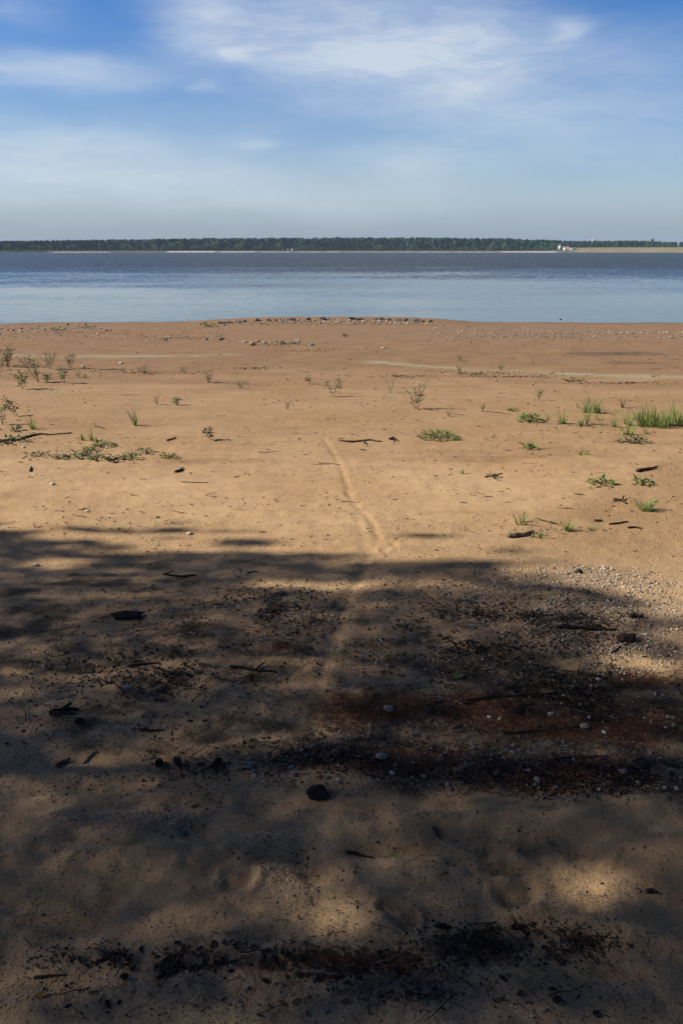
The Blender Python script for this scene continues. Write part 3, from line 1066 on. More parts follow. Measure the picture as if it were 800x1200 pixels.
def grass(px, py, hpx, wpx, n, label, mat='grass', bend=.5, bw=.007, group='grass tufts on the open sand', dry=.15):
    p = at(px, py)
    h, w = metres(hpx, p), metres(wpx, p)
    root = link('grass_tuft', None, loc=p - Vector((0, 0, .01)))
    tag(root, label, 'grass', group)
    g, dgr = MB(), MB()
    for k in range(n):
        if k % 14 == 0:
            ca, cr_ = random.uniform(0, 6.28), math.sqrt(random.random()) * .9
            ch = random.uniform(.55, 1.15)
        a, r = random.uniform(0, 6.28), .35 * math.sqrt(random.random())
        b = Vector(((math.cos(ca) * cr_ + math.cos(a) * r) * w * .5, (math.sin(ca) * cr_ + math.sin(a) * r) * min(w * .5, .3), 0))
        aa = random.uniform(0, 6.28)
        tilt = random.uniform(.05, .55)
        d = Vector((math.cos(aa) * tilt + b.x / w * .5, math.sin(aa) * tilt, 1))
        (dgr if random.random() < dry else g).blade(b, d, ch * h * random.uniform(.55, 1.6), bw * random.uniform(.7, 1.3), bend * random.uniform(.2, 1.1))
    o = link('blades', g.mesh('grass_blades'), root, mat=M[mat])
    o['kind'] = 'stuff'
    if dgr.v:
        o = link('dry_blades', dgr.mesh('dry_grass_blades'), root, mat=M['drygrass'])
        o['kind'] = 'stuff'
    return root


def herb(px, py, hpx, wpx, n, label, mat='leaf_green', leaf=.05, name='low_herb', group='low herbs on the open sand', stalks=3):
    p = at(px, py)
    h, w = metres(hpx, p), metres(wpx, p)
    root = link(name, None, loc=p)
    tag(root, label, 'plant', group)
    sm, lm = MB(), MB()
    for k in range(stalks + 4):
        a = random.uniform(0, 6.28)
        e = Vector((math.cos(a) * w * .5 * random.uniform(.4, 1), math.sin(a) * .12 * random.uniform(.3, 1.4), h * random.uniform(.15, .8)))
        sm.tube([(0, 0, -.01), e * .5 + Vector((0, 0, h * .12)), e], [.004, .003, .002], 4, False)
    for k in range(n):
        a = random.uniform(0, 6.28)
        r = math.sqrt(random.random())
        q = Vector((math.cos(a) * r * w * .5, math.sin(a) * r * min(.22, w * .5), h * random.uniform(.02, .75) * (1 - .5 * r)))
        d = Vector((math.cos(a + random.uniform(-1, 1)), math.sin(a + random.uniform(-1, 1)), random.uniform(-.1, .8)))
        L = leaf * random.uniform(.6, 1.3)
        lm.leaf(q, d, (0, 0, 1), L, L * .5, random.uniform(0, .3))
    o = link('stem', sm.mesh('herb_stem'), root, mat=M['stem'])
    o['kind'] = 'stuff'
    o = link('foliage', lm.mesh('herb_foliage'), root, mat=M[mat])
    o['kind'] = 'stuff'
    return root


def stick(pts, r, label, mat='stick', forks=(), name='stick', group='sticks lying on the sand', lift=0.0):
    """a stick lying along points of the picture; forks: (start index, [points])"""
    m = MB()
    P = [at(*q) for q in pts]
    dense = []
    for a, b in zip(P[:-1], P[1:]):
        for k in range(4):
            q = a.lerp(b, k / 4)
            dense.append(q)
    dense.append(P[-1])
    o0 = P[0].copy()
    L = []
    for i, q in enumerate(dense):
        z = ground_z(q.x, q.y)
        L.append(Vector((q.x + random.uniform(-.4, .4) * r, q.y + random.uniform(-.4, .4) * r, z + r * .7 + lift * math.sin(math.pi * i / len(dense)))) - o0)
    n = len(L)
    m.tube(L, [r * (1 - .55 * i / n) * random.uniform(.85, 1.12) for i in range(n)], 7)
    ob = link(name, m.mesh(name, True), loc=o0, mat=M[mat])
    tag(ob, label, name, group)
    for s, fp in forks:
        Q = [at(*q) for q in fp]
        f = MB()
        base = L[min(s * 4, n - 1)]
        ln = [base] + [q - o0 + Vector((0, 0, r * .8 + .01)) for q in Q]
        f.tube(ln, [r * .6 * (1 - .6 * i / len(ln)) for i in range(len(ln))], 5)
        link('fork', f.mesh('stick_fork', True), ob, mat=M[mat])
    return ob


WG = 'young willow shoots on the open sand'
sapling(10, 430, 24, 18, 'dense bushy willow shoot at the left edge of the picture', 5, 90, .055, 'leaf_grey')
sapling(27, 456, 21, 14, 'leafy willow shoot on a bare stalk, nearest of the left cluster', 3, 50, .055, 'leaf_green')
sapling(46, 448, 30, 17, 'tallest willow shoot in the left cluster, leaning left', 3, 62, .05, 'leaf_grey', lean=-.35)
sapling(34, 428, 13, 14, 'small willow shoot between the bushy one and the broad one', 3, 24, .045)
sapling(59, 432, 19, 20, 'broad fan-shaped willow shoot at the back of the left cluster', 6, 50, .05)
sapling(83, 431, 17, 13, 'dark-leaved willow shoot in front of the green algae strip', 4, 40, .055, 'leaf_dark')
sapling(75, 449, 20, 11, 'forked willow shoot with dark leaves, right of the left cluster', 2, 46, .055, 'leaf_grey')
sapling(55, 449, 11, 12, 'low willow shoot crouching beside the tallest one', 4, 34, .05)
sapling(92, 442, 7, 8, 'thin grey seedling right of the forked willow shoot', 3, 14, .04)
sapling(100, 444, 6, 4, 'smallest grey seedling at the right end of the left cluster', 2, 7, .04)
sapling(3, 434, 14, 9, 'willow shoot cut by the left picture edge', 3, 24, .05)
sapling(118, 443, 9, 5, 'spindly seedling alone right of the left cluster', 2, 8, .035)
sapling(169, 438, 10, 12, 'sparse twiggy seedling on the drift line left of centre', 6, 20, .035)
sapling(216, 437, 9, 12, 'wispy brown seedling on the drift line', 5, 8, .03, 'leaf_dark')
sapling(245, 448, 14, 15, 'twiggy grey seedling, broadest between the left cluster and the middle', 7, 34, .04)
sapling(184, 474, 12, 7, 'bare stalky seedling left of the small green one', 3, 9, .03, 'leaf_dark')
sapling(207, 475, 10, 8, 'small bright green seedling with a shadow to its right', 3, 24, .045, 'leaf_green')
sapling(248, 516, 14, 8, 'dark broad-leaved seedling leaning left on the lit sand', 2, 16, .06, 'leaf_dark', lean=-.25)
sapling(3, 498, 24, 9, 'thin willow shoot at the left edge below the cluster', 2, 20, .04)
sapling(282, 455, 11, 14, 'low wiry seedling left of the middle', 6, 18, .03)
sapling(363, 450, 9, 6, 'short dark seedling left of the two-stemmed shoot', 2, 14, .045, 'leaf_dark', lean=-.3)
sapling(390, 465, 21, 16, 'two-stemmed willow shoot near the middle of the sand', 2, 34, .04, 'leaf_grey')
sapling(398, 461, 20, 4, 'upright single stem beside the two-stemmed shoot', 1, 14, .04, 'leaf_dark')
sapling(457, 461, 16, 9, 'thin seedling between the two middle shoots', 2, 12, .035)
sapling(488, 479, 28, 26, 'wide V-shaped willow shoot right of the middle', 4, 56, .045, 'leaf_grey')
sapling(337, 480, 11, 6, 'bare brown seedling stalk above the track', 3, 4, .03, 'leaf_dark')
sapling(525, 488, 7, 6, 'tiny stalk behind the green herb cushion', 3, 6, .03)
sapling(538, 437, 8, 7, 'little seedling on the right algae strip', 3, 16, .045, 'leaf_grey')
sapling(587, 434, 7, 5, 'little round seedling on the algae strip right of the pebble', 3, 16, .04, 'leaf_grey')
sapling(538, 423, 7, 5, 'small seedling above the algae strip', 3, 14, .045, 'leaf_grey')
sapling(631, 469, 11, 6, 'single green seedling with long shadow above the grass', 2, 14, .05, 'leaf_green')
sapling(565, 482, 10, 7, 'dark bare seedling right of the V-shaped shoot', 3, 6, .03, 'leaf_dark')
sapling(20, 488, 20, 10, 'shoot bent over to the left near the left edge', 2, 24, .05, 'leaf_dark', lean=-.5)
GG = 'grass tufts on the open sand'
grass(160, 499, 16, 9, 26, 'narrow grass tuft standing alone left of the middle', bend=.3)
grass(42, 503, 17, 10, 34, 'pale grass tuft above the long curved stick', 'grass', .35, dry=.35)
grass(98, 516, 12, 8, 26, 'left one of two grass tufts above the sprawling herbs', bend=.3)
grass(109, 516, 14, 7, 22, 'right one of two grass tufts above the sprawling herbs', bend=.3)
grass(655, 496, 19, 12, 34, 'upright grass tuft between the herb clump and the tall grass', bend=.25, dry=.05)
grass(672, 499, 11, 20, 30, 'sparse low grass right of the upright tuft', bend=.5, dry=.3)
grass(685, 497, 18, 5, 24, 'slim grass tuft beside the sparse low grass', bend=.25)
grass(690, 484, 22, 15, 60, 'left half of the back grass clump with one tall stem', bend=.35)
grass(700, 484, 16, 10, 46, 'right half of the back grass clump', bend=.35)
grass(718, 500, 20, 6, 18, 'thin grass tuft left of the tall green stand', bend=.3)
grass(734, 498, 22, 9, 40, 'grass tuft just left of the big green stand', bend=.3)
grass(737, 510, 14, 12, 40, 'yellow-green grass tuft in front of the big stand', bend=.45)
grass(714, 482, 6, 22, 24, 'flat grass behind the thin tuft', bend=.7)
grass(728, 478, 20, 8, 14, 'faint tall grass stems behind the big stand', 'drygrass', .2)
grass(757, 500, 24, 18, 80, 'left part of the big bright green stand of grass', bend=.35, dry=.05)
grass(771, 501, 25, 26, 120, 'densest middle part of the big green stand of grass', bend=.4, dry=.04)
grass(786, 499, 21, 18, 70, 'right part of the big green stand of grass', bend=.4, dry=.06)
grass(796, 500, 19, 13, 80, 'grass clump cut by the right picture edge', bend=.45, dry=.06)
grass(683, 533, 11, 10, 30, 'small fresh grass tuft below the slim one', bend=.45)
grass(609, 614, 21, 15, 30, 'wispy grass tuft with dark roots above the driftwood', bend=.35, dry=.25)
grass(631, 629, 10, 16, 44, 'grass tuft at the end of the driftwood piece', bend=.6, dry=.2)
grass(665, 622, 14, 20, 40, 'light grass tuft right of the driftwood piece', bend=.6, dry=.2)
grass(692, 622, 8, 18, 26, 'thin spreading grass tuft furthest right of the driftwood', 'grass', .8, dry=.4)
grass(754, 598, 19, 13, 46, 'bushy grass tuft near the right edge with a broad leaf', bend=.4, dry=.15)
grass(538, 555, 11, 8, 10, 'few thin grass stems in the middle of the bare sand', bend=.4, dry=.5)
for gx, gy, gh, gw, gn, gl in [(706, 492, 15, 16, 16, 'very thin grass stems before the back grass clump'), (745, 492, 18, 14, 22, 'loose grass behind the left part of the big stand'), (764, 489, 20, 18, 26, 'loose grass stems behind the middle of the big stand'),
                               (725, 508, 10, 16, 18, 'short sparse grass left of the yellow-green tuft'), (640, 493, 9, 10, 12, 'few short blades between the herb clump and the upright tuft'), (752, 508, 9, 16, 22, 'short fresh grass at the foot of the big stand'),
                               (676, 478, 8, 12, 10, 'few pale blades left of the back grass clump'), (790, 488, 17, 16, 22, 'loose grass behind the right part of the big stand')]:
    grass(gx, gy, gh, gw, gn, gl, bend=.35, bw=.006, dry=.2)
herb(120, 523, 7, 26, 44, 'low green herb beneath the two grass tufts', 'leaf_green')
herb(92, 536, 9, 24, 46, 'sprawling grey-green herb, left one of the herb patch', 'leaf_grey')
herb(113, 539, 11, 14, 40, 'upright leafy herb in the middle of the herb patch', 'leaf_green')
herb(134, 540, 8, 14, 30, 'dark low herb at the right of the herb patch', 'leaf_dark')
herb(106, 529, 6, 12, 22, 'small leafy herb behind the sprawling one', 'leaf_green')
herb(72, 537, 5, 14, 20, 'dried brown herb at the left end of the herb patch', 'leaf_dark')
herb(154, 537, 9, 16, 32, 'light green herb right of the herb patch', 'leaf_green')
herb(172, 531, 8, 15, 24, 'wiry herb with thin stems right of the herb patch', 'leaf_grey')
herb(199, 537, 7, 16, 26, 'furthest right herb of the left row', 'leaf_green')
herb(13, 518, 6, 36, 60, 'flat dark green herb at the foot of the long curved stick', 'leaf_dark')
herb(19, 505, 9, 9, 24, 'small upright herb above the long curved stick', 'leaf_grey')
herb(46, 535, 8, 30, 20, 'straggling dry herb above the bent upright twig', 'leaf_dark')
herb(514, 514, 11, 42, 130, 'rounded green herb cushion right of the forked branch', 'leaf_green', .055)
herb(620, 494, 14, 28, 90, 'broad-leaved light green herb clump left of the grasses', 'leaf_green', .06)
herb(742, 520, 9, 38, 50, 'dark trailing herb in front of the big grass stand', 'leaf_dark', stalks=7)
herb(621, 526, 9, 12, 16, 'dark herb with pointed leaves alone on the pale sand', 'leaf_green', .075)
herb(577, 560, 4, 18, 8, 'flattened dry herb on bare sand', 'leaf_dark')
herb(704, 567, 9, 26, 46, 'low green herb with runners above the right tuft', 'leaf_green')
herb(753, 567, 8, 18, 34, 'green herb near the right edge below the dark stick', 'leaf_green')
herb(599, 481, 4, 10, 16, 'little flat herb left of the herb clump', 'leaf_green')
herb(5, 480, 9, 10, 14, 'thin herb at the left edge under the bent shoot', 'leaf_grey')
herb(245, 383, 7, 16, 40, 'green shrub patch beside the left end of the stone spit', 'leaf_green', .14)
herb(100, 385, 4, 22, 30, 'low green patch left on the far edge of the beach', 'leaf_green', .12)
herb(72, 387, 3, 18, 22, 'flat green patch near the waterline on the left', 'leaf_green', .12)
herb(335, 404, 4, 12, 24, 'grey green patch at the row of stones before the spit', 'leaf_grey', .1)
herb(403, 394, 5, 5, 12, 'single dark green sprig before the stone spit', 'leaf_dark', .1)
herb(672, 447, 3, 26, 18, 'flat dark herb on the right drift line', 'leaf_dark', .07)

# ------------------------------------------------------------------ sticks and larger driftwood
stick([(0, 518), (22, 516), (38, 511), (50, 509), (62, 510), (84, 508)], .012, 'long curved stick on the sand at the left edge')
stick([(398, 517), (412, 518.5), (424, 517), (434, 516), (447, 518)], .011, 'dark forked branch lying above the drag mark', forks=[(2, [(426, 519.5), (427, 522)]), (1, [(405, 519.5), (400, 518)])])
stick([(456, 515), (461, 513), (466, 517)], .012, 'short bent stick right of the forked branch', forks=[(1, [(459, 518)])])
stick([(195, 517), (200, 515.5), (206, 513)], .010, 'short dark stick above the herb row')
stick([(206, 554), (210, 552.5), (215, 549)], .013, 'thick short stick below the herb row')
stick([(212, 565), (228, 566), (244, 566)], .006, 'straight thin twig on sand below the thick short stick', 'stick_pale')
stick([(36, 553), (36.5, 548)], .010, 'bent twig standing upright by its shadow at the left', lift=.0)
stick([(111, 500), (124, 503)], .007, 'thin brown twig above the two grass tufts')
stick([(745, 553), (757, 551), (769, 549)], .016, 'dark stick on sand under the trailing herb near the right edge')
stick([(594, 630), (604, 629.5), (614, 628), (624, 625)], .019, 'thick cracked driftwood piece beside the grass tuft', 'stick_pale', name='driftwood')
stick([(568, 559.5), (578, 557.5), (588, 555)], .007, 'twig across the flattened dry herb')
stick([(718, 586), (728, 587.5), (733, 591)], .012, 'forked twig left of the bushy tuft', forks=[(1, [(730, 584)])])
stick([(696, 611), (706, 611.5)], .010, 'short brown stick above the thin spreading tuft')
stick([(713, 615), (724, 614), (735, 612)], .008, 'short brown stick right of the thin spreading tuft')
stick([(735, 619), (743, 618.5), (752, 620)], .008, 'crooked dark twig on the right sand')
stick([(651, 736), (672, 736.5), (700, 738.5), (722, 739.5)], .011, 'long straight stick lying in the dappled gravel', 'bark')
stick([(736, 724), (745, 723), (753, 724.5)], .014, 'stubby dark stick on the pale gravel')
stick([(716, 766), (728, 757), (742, 752)], .005, 'thin twig leaning from the dark mound', 'stick')
stick([(722, 769), (734, 776)], .005, 'pale twig on the lit patch of gravel', 'stick_pale')
stick([(235, 904), (246, 898), (254, 893)], .007, 'pale twig leaning beside the pine cones', 'stick_pale')
stick([(68, 899), (76, 894), (82, 891)], .010, 'grey stick below the left bright patch of sand', 'stick')
stick([(98, 895), (106, 886), (114, 880)], .005, 'thin pale stick crossing the left bright patch', 'stick_pale')
stick([(405, 999), (420, 1002), (438, 1006)], .0055, 'brown stick in the trampled sand at the middle')
stick([(509, 971), (513, 980), (516, 984)], .006, 'short dark stick right of the middle trampled sand')
stick([(356, 1139), (376, 1141), (398, 1144)], .006, 'longest reddish stick in the bottom row of litter', 'stick_pale')
stick([(512, 1086), (520, 1086.5), (528, 1088)], .008, 'stubby black stick above the bottom row of litter', 'char')
stick([(757, 1046), (763, 1044), (769, 1047)], .007, 'short brown stick right of the bright patch')
stick([(112, 1131), (124, 1124), (136, 1118)], .006, 'dark stick at the left end of the bottom row of litter', 'bark')
stick([(40, 1146), (60, 1144), (78, 1143)], .004, 'slender dark twig at the lower left', 'bark')
stick([(202, 1134), (206, 1128), (210, 1120)], .0035, 'pale thin twig in the left of the bottom row', 'stick_pale')
stick([(530, 854), (540, 850), (546, 848)], .006, 'pale twig at the edge of the red needles', 'stick_pale')
stick([(532, 905), (545, 900), (556, 896)], .009, 'grey stick in the black litter band', 'stick_pale')
stick([(640, 892), (668, 889), (700, 888)], .006, 'dark twig along the lower red patch', 'bark')
stick([(590, 860), (640, 857), (690, 852)], .006, 'long dark twig on the needle litter', 'bark')
stick([(150, 782), (170, 779), (186, 777)], .006, 'dark twig in the left shade', 'bark')
stick([(270, 782), (300, 786), (325, 789)], .008, 'dark branching twig in the shade left of the track', 'bark', forks=[(1, [(310, 780)])])
stick([(58, 838), (74, 834), (92, 834)], .013, 'bunch of dark twigs left of the single pine cone', 'char', forks=[(0, [(74, 841), (90, 842)]), (1, [(84, 829)])])
stick([(165, 856), (180, 857), (192, 856)], .006, 'curved dark twig above the two pine cones', 'bark')
stick([(192, 674), (210, 676), (230, 675)], .008, 'dark matted twig below the shade edge', 'bark', forks=[(0, [(205, 672)]), (1, [(220, 678)])])
stick([(290, 672), (297, 670), (303, 671)], .005, 'small twig in the shade left of the track', 'bark')
stick([(540, 822), (575, 818), (620, 816)], .007, 'thin dark twig over the black litter', 'bark')

# far edge of the beach: a dark log-like stone line is built with the stones below


# ------------------------------------------------------------------ stones, lumps, cones
def lump_mesh(name, sub, amp, sx, sy, sz, seed):
    bm = bmesh.new()
    bmesh.ops.create_icosphere(bm, subdivisions=sub, radius=1.0)
    r = random.Random(seed)
    o = Vector((r.uniform(0, 50), r.uniform(0, 50), r.uniform(0, 50)))
    from mathutils import noise as mn
    for v in bm.verts:
        d = v.co.normalized()
        k = 1 + amp * mn.noise(d * 1.3 + o) + amp * .5 * mn.noise(d * 3.1 + o)
        v.co = Vector((d.x * sx, d.y * sy, d.z * sz)) * k
    me = bpy.data.meshes.new(name)
    bm.to_mesh(me)
    bm.free()
    for p in me.polygons:
        p.use_smooth = sub > 1
    return me


def lump(name, px, py, wpx, hpx, mat, label, cat, seed=1, amp=.35, sub=3, group=None, depth=.8):
    p = at(px, py)
    w, h = metres(wpx, p) / 2, metres(hpx, p) / 2
    me = lump_mesh(name, sub, amp, w, w * depth, h, seed)
    o = link(name, me, loc=(p.x, p.y, p.z + h * .55), mat=M[mat] if isinstance(mat, str) else mat)
    return tag(o, label, cat, group)


lump('charcoal_lump', 372, 933, 27, 15, 'char', 'black charred lump sitting alone below the litter band', 'charcoal', 3, .5)
lump('charred_wood', 150, 723, 34, 8, 'char', 'flat black piece of charred wood in the left shade', 'charred wood', 5, .8, depth=.5)
lump('stone', 677, 671, 9, 6, PEB[4][1], 'dark stone alone at the top edge of the gravel', 'stone', 9, .3)
lump('litter_mound', 733, 750, 20, 11, 'bark', 'brown mound of bark on the gravel near the right edge', 'mound', 12, .6)
lump('water_stone', 656, 376, 5, 2.6, 'char', 'black stone poking out of the water near the shore', 'stone', 15, .5)
lump('stone', 365, 405, 6, 3.6, PEB[1][1], 'grey stone at the right end of the row before the spit', 'stone', 17, .3)
lump('stone', 455, 832, 12, 7, PEB[1][1], 'pale stone half hidden on the red needles', 'stone', 18, .3)
lump('stone', 684, 852, 11, 6, PEB[2][1], 'largest tan stone on the dark needle litter', 'stone', 19, .25)
lump('stone', 447, 888, 13, 7, PEB[1][1], 'flat grey stone in the middle of the black litter band', 'stone', 20, .25)
lump('stone', 293, 898, 12, 7, PEB[1][1], 'grey stone right of the pine cones', 'stone', 21, .3)
lump('stone', 345, 908, 9, 6, PEB[1][1], 'small grey stone above the charred lump', 'stone', 22, .3)
lump('stone', 149, 808, 11, 6, PEB[1][1], 'pale grey stone alone in the left shade', 'stone', 23, .3)
lump('stone', 222, 626, 8, 3.6, PEB[5][1], 'pale flat stone at the edge of the shade', 'stone', 24, .3)
lump('stone', 42, 663, 8, 4, PEB[5][1], 'pale flat stone in the shade at the left', 'stone', 25, .3)
lump('stone', 730, 906, 10, 6, PEB[3][1], 'pink stone in the right end of the black litter band', 'stone', 26, .3)
lump('stone', 62, 568, 6, 3.4, PEB[0][1], 'small white stone on the lit sand at the left', 'stone', 27, .3)
lump('stone', 103, 599, 5, 2.6, PEB[0][1], 'small white stone above the shade edge at the left', 'stone', 28, .3)
lump('stone', 28, 525, 4, 3.2, PEB[0][1], 'tiny white stone below the long curved stick', 'stone', 29, .3)
lump('stone', 142, 426, 5, 2.2, PEB[0][1], 'white stone alone below the left algae strip', 'stone', 30, .3)
lump('stone', 449, 408, 5, 2, PEB[0][1], 'white flat stone right of the grey stone row', 'stone', 31, .3)
lump('stone', 98, 430, 4, 3, PEB[5][1], 'pale stone at the foot of the dark-leaved willow shoot', 'stone', 32, .3)
lump('stone', 645, 838, 8, 5, PEB[5][1], 'cream stone above the long dark twig', 'stone', 33, .3)


def pine_cone(px, py, wpx, label):
    p = at(px, py)
    w = metres(wpx, p)
    root = link('pine_cone', None, loc=(p.x, p.y, p.z + w * .42))
    tag(root, label, 'pine cone', 'pine cones lying in the shade')
    root.rotation_euler = (random.uniform(1.0, 1.9), random.uniform(-.4, .4), random.uniform(0, 6.28))
    link('core', lump_mesh('cone_core', 2, .1, w * .30, w * .30, w * .46, 3), root, mat=M['cone'])
    sc_me = None
    for k in range(46):
        t = (k + .5) / 46
        a = k * 2.39996
        zz = -w * .46 + w * .95 * t
        rr = w * .5 * math.sin(math.pi * (.18 + .70 * t))
        if sc_me is None:
            s = MB()
            s.v = [Vector(q) for q in [(0, -.10, -.02), (0, .10, -.02), (.6, .17, 0), (.6, -.17, 0), (1, 0, .10), (.55, 0, .14), (0, 0, .07)]]
            s.f = [(0, 3, 4, 2, 1), (0, 6, 5, 3), (1, 2, 5, 6), (3, 5, 4), (2, 4, 5)]
            sc_me = s.mesh('cone_scale')
            sc_me.materials.append(M['cone'])
        o = link('scale', sc_me, root)
        o.location = (math.cos(a) * rr * .35, math.sin(a) * rr * .35, zz)
        o.rotation_euler = (0, -.55 - .5 * t, a)
        o.scale = (rr * .72, rr * 1.0, rr * .8)


pine_cone(187, 899, 14, 'left one of two round pine cones side by side')
pine_cone(209, 898, 13, 'right one of two round pine cones side by side')
pine_cone(256, 897, 13, 'pine cone beside the pale leaning twig')
pine_cone(95, 849, 12, 'pine cone next to the bunch of dark twigs at the left')
pine_cone(147, 1147, 10, 'small pine cone in the bottom litter at the left')
pine_cone(651, 1175, 12, 'pine cone at the bottom right')
pine_cone(127, 1180, 9, 'small dark pine cone at the bottom left')

# the yellow leaf and other single leaves
LEAF_MESH = {}


def leaf_kind(matname, seed):
    key = (matname, seed)
    if key not in LEAF_MESH:
        r = random.Random(seed)
        m = MB()
        W = r.uniform(.40, .7)
        curl = r.uniform(.05, .35)
        n = 5
        for i in range(n + 1):
            t = i / n
            w = W * .5 * math.sin(math.pi * (t * .94 + .03)) ** .8
            zc = curl * (t - .5) ** 2 * 1.6
            j = r.uniform(-.03, .03)
            m.v += [Vector((t - .5, -w + j, zc + w * r.uniform(.2, .7))), Vector((t - .5, j, zc)), Vector((t - .5, w + j, zc + w * r.uniform(.2, .7)))]
        for i in range(n):
            b = 3 * i
            m.f += [(b, b + 1, b + 4, b + 3), (b + 1, b + 2, b + 5, b + 4)]
        me = m.mesh('leaf')
        me.materials.append(M[matname])
        LEAF_MESH[key] = me
    return LEAF_MESH[key]


def put_leaf(px, py, lpx, matname, label, cat='leaf', group=None, rz=None, seed=0):
    p = at(px, py)
    L = metres(lpx, p)
    o = link('fallen_leaf', leaf_kind(matname, seed), loc=(p.x, p.y, p.z + L * .05))
    o.scale = (L, L, L)
    o.rotation_euler = (random.uniform(-.25, .25), random.uniform(-.2, .2), random.uniform(0, 6.28) if rz is None else rz)
    return tag(o, label, cat, group)


put_leaf(50, 1167, 17, 'yellowleaf', 'curled yellow leaf in the lower left corner', rz=.2, seed=1)
put_leaf(24, 542, 6, 'yellowleaf', 'small orange leaf on the lit sand at the left', rz=.0, seed=2)
put_leaf(468, 734, 12, 'greenleaf', 'pale green leaf on the gravel right of the track', rz=0, seed=3)
put_leaf(482, 739, 7, 'greenleaf', 'small green leaf next to the larger pale one', rz=.4, seed=4)
put_leaf(537, 794, 14, 'greenleaf', 'dull green leaf at the top edge of the black litter', rz=0, seed=5)
put_leaf(647, 613, 8, 'greenleaf', 'silvery leaf above the driftwood piece', rz=-.5, seed=6)
put_leaf(767, 589, 6, 'greenleaf', 'broad pale leaf beside the bushy grass tuft', rz=.5, seed=7)
put_leaf(140, 619, 5, 'greenleaf', 'tiny green leaf above the shade edge', rz=0, seed=8)
put_leaf(332, 1177, 14, 'brownleaf', 'olive curled leaf at the bottom of the picture', rz=-.6, seed=9)
put_leaf(185, 607, 6, 'deadleaf', 'black curled leaf on lit sand above the shade edge', rz=.4, seed=2)

# ------------------------------------------------------------------ stones along the water, pebbles
STONE = {}


def stone_mesh(ci, si):
    if (ci, si) not in STONE:
        r = random.Random(si * 7 + 1)
        me = lump_mesh('stone', 2, .34, 1, r.uniform(.6, .95), r.uniform(.45, .75), si + 40)
        me.materials.append(PEB[ci][1])
        STONE[(ci, si)] = me
    return STONE[(ci, si)]


PCOL = ['white', 'grey', 'tan', 'pinkish', 'dark', 'cream']


def put_stones(name, cat, group, pts, sizes, cols, place, sink=.25):
    for (x, y, z), s, ci in zip(pts, sizes, cols):
        o = link(name, stone_mesh(int(ci), random.randrange(6)), loc=(x, y, z + s * .45 * (1 - sink)))
        o.scale = (s * random.uniform(.85, 1.25), s, s * random.uniform(.7, 1.05))
        o.rotation_euler = (random.uniform(-.3, .3), random.uniform(-.3, .3), random.uniform(0, 6.28))
        px = 400 + 973 * x / (y * math.cos(PITCH) - (z - CAM_H) * math.sin(PITCH))
        side = 'left end' if px < place[1] else ('right end' if px > place[2] else 'middle')
        big = 'large' if s > np.quantile(sizes, .75) else ('small' if s < np.quantile(sizes, .3) else 'medium')
        tag(o, '%s %s %s, %s of the %s' % (big, PCOL[int(ci)], cat, side, place[0]), cat, group)


def crest(px):
    return np.interp(px, [225, 270, 300, 350, 400, 450, 490, 515], [381.5, 377.5, 375.8, 374.4, 373.6, 374.4, 375.8, 377])


# dark wet stones at the waterline of the spit
n = 62
px = np.sort(rng.uniform(240, 512, n))
P = at_many(px, crest(px) + rng.uniform(.2, 1.2, n))
put_stones('shore_stone', 'stone', 'wet dark stones along the waterline of the spit', P, rng.uniform(.035, .11, n), rng.choice([4, 4, 4, 1], n), ('spit waterline', 330, 430))
# the pale stones behind
n = 95
px = np.clip(rng.normal(395, 68, n), 262, 520)
P = at_many(px, crest(px) + rng.uniform(1.5, 7.0, n) * (1 - .45 * np.abs(px - 400) / 130))
put_stones('shore_stone', 'stone', 'pale stones heaped on the spit', P, rng.uniform(.028, .075, n), rng.choice([5, 2, 1, 2, 1, 5], n), ('spit stone heap', 350, 440))
n = 74
px = rng.uniform(500, 800, n)
P = at_many(px, 391 + rng.normal(0, 3.2, n) + (px - 650) * .005)
put_stones('shore_stone', 'stone', 'pale stones strewn over the right far beach', P, rng.uniform(.016, .048, n), rng.choice([5, 2, 2, 2, 1, 5], n), ('right shore pebble belt', 600, 700))
n = 34
px = rng.uniform(0, 130, n)
P = at_many(px, 387 + rng.normal(0, 2.8, n))
put_stones('shore_stone', 'stone', 'grey stones on the left far beach', P, rng.uniform(.025, .065, n), rng.choice([1, 5, 2, 4], n), ('left shore pebble belt', 40, 90))
n = 30
px = np.concatenate([rng.uniform(285, 352, 20), rng.uniform(175, 265, 10)])
P = at_many(px, np.where(px > 280, 402 + rng.normal(0, 1.0, n), 398.5 + rng.normal(0, 1.6, n)))
put_stones('shore_stone', 'stone', 'grey stones in the row before the spit', P, rng.uniform(.03, .07, n), rng.choice([1, 1, 4, 2], n), ('row before the spit', 280, 320))

# pebbles of the gravel patch and the litter band
n = 150
px, py = in_ellipse(n, 690, 712, 130, 48)
px = np.clip(px + 20 * rng.normal(0, 1, n), 500, 810)
P = at_many(px, py)
put_stones('pebble', 'pebble', 'pebbles in the dappled gravel on the right', P, rng.uniform(.005, .011, n), rng.choice([0, 5, 2, 2, 3, 1, 5], n), ('dappled gravel', 610, 720))
n = 145
px = np.concatenate([rng.uniform(540, 805, 85), rng.uniform(280, 640, 60)])
py = np.concatenate([rng.uniform(770, 935, 85), rng.uniform(850, 930, 60)])
P = at_many(px, py)
put_stones('pebble', 'pebble', 'pebbles in the dark litter on the right', P, rng.uniform(.004, .011, n), rng.choice([0, 1, 5, 1, 2, 3], n), ('dark needle litter', 480, 660))

# ------------------------------------------------------------------ litter: single pieces
CHIP = {}


def chip_mesh(mat, si):
    if (mat, si) not in CHIP:
        me = lump_mesh('bark_chip', 1, .5, 1, .45 + .1 * (si % 3), .22 + .08 * (si % 2), si + 70)
        me.materials.append(M[mat])
        CHIP[(mat, si)] = me
    return CHIP[(mat, si)]


TWIG = {}


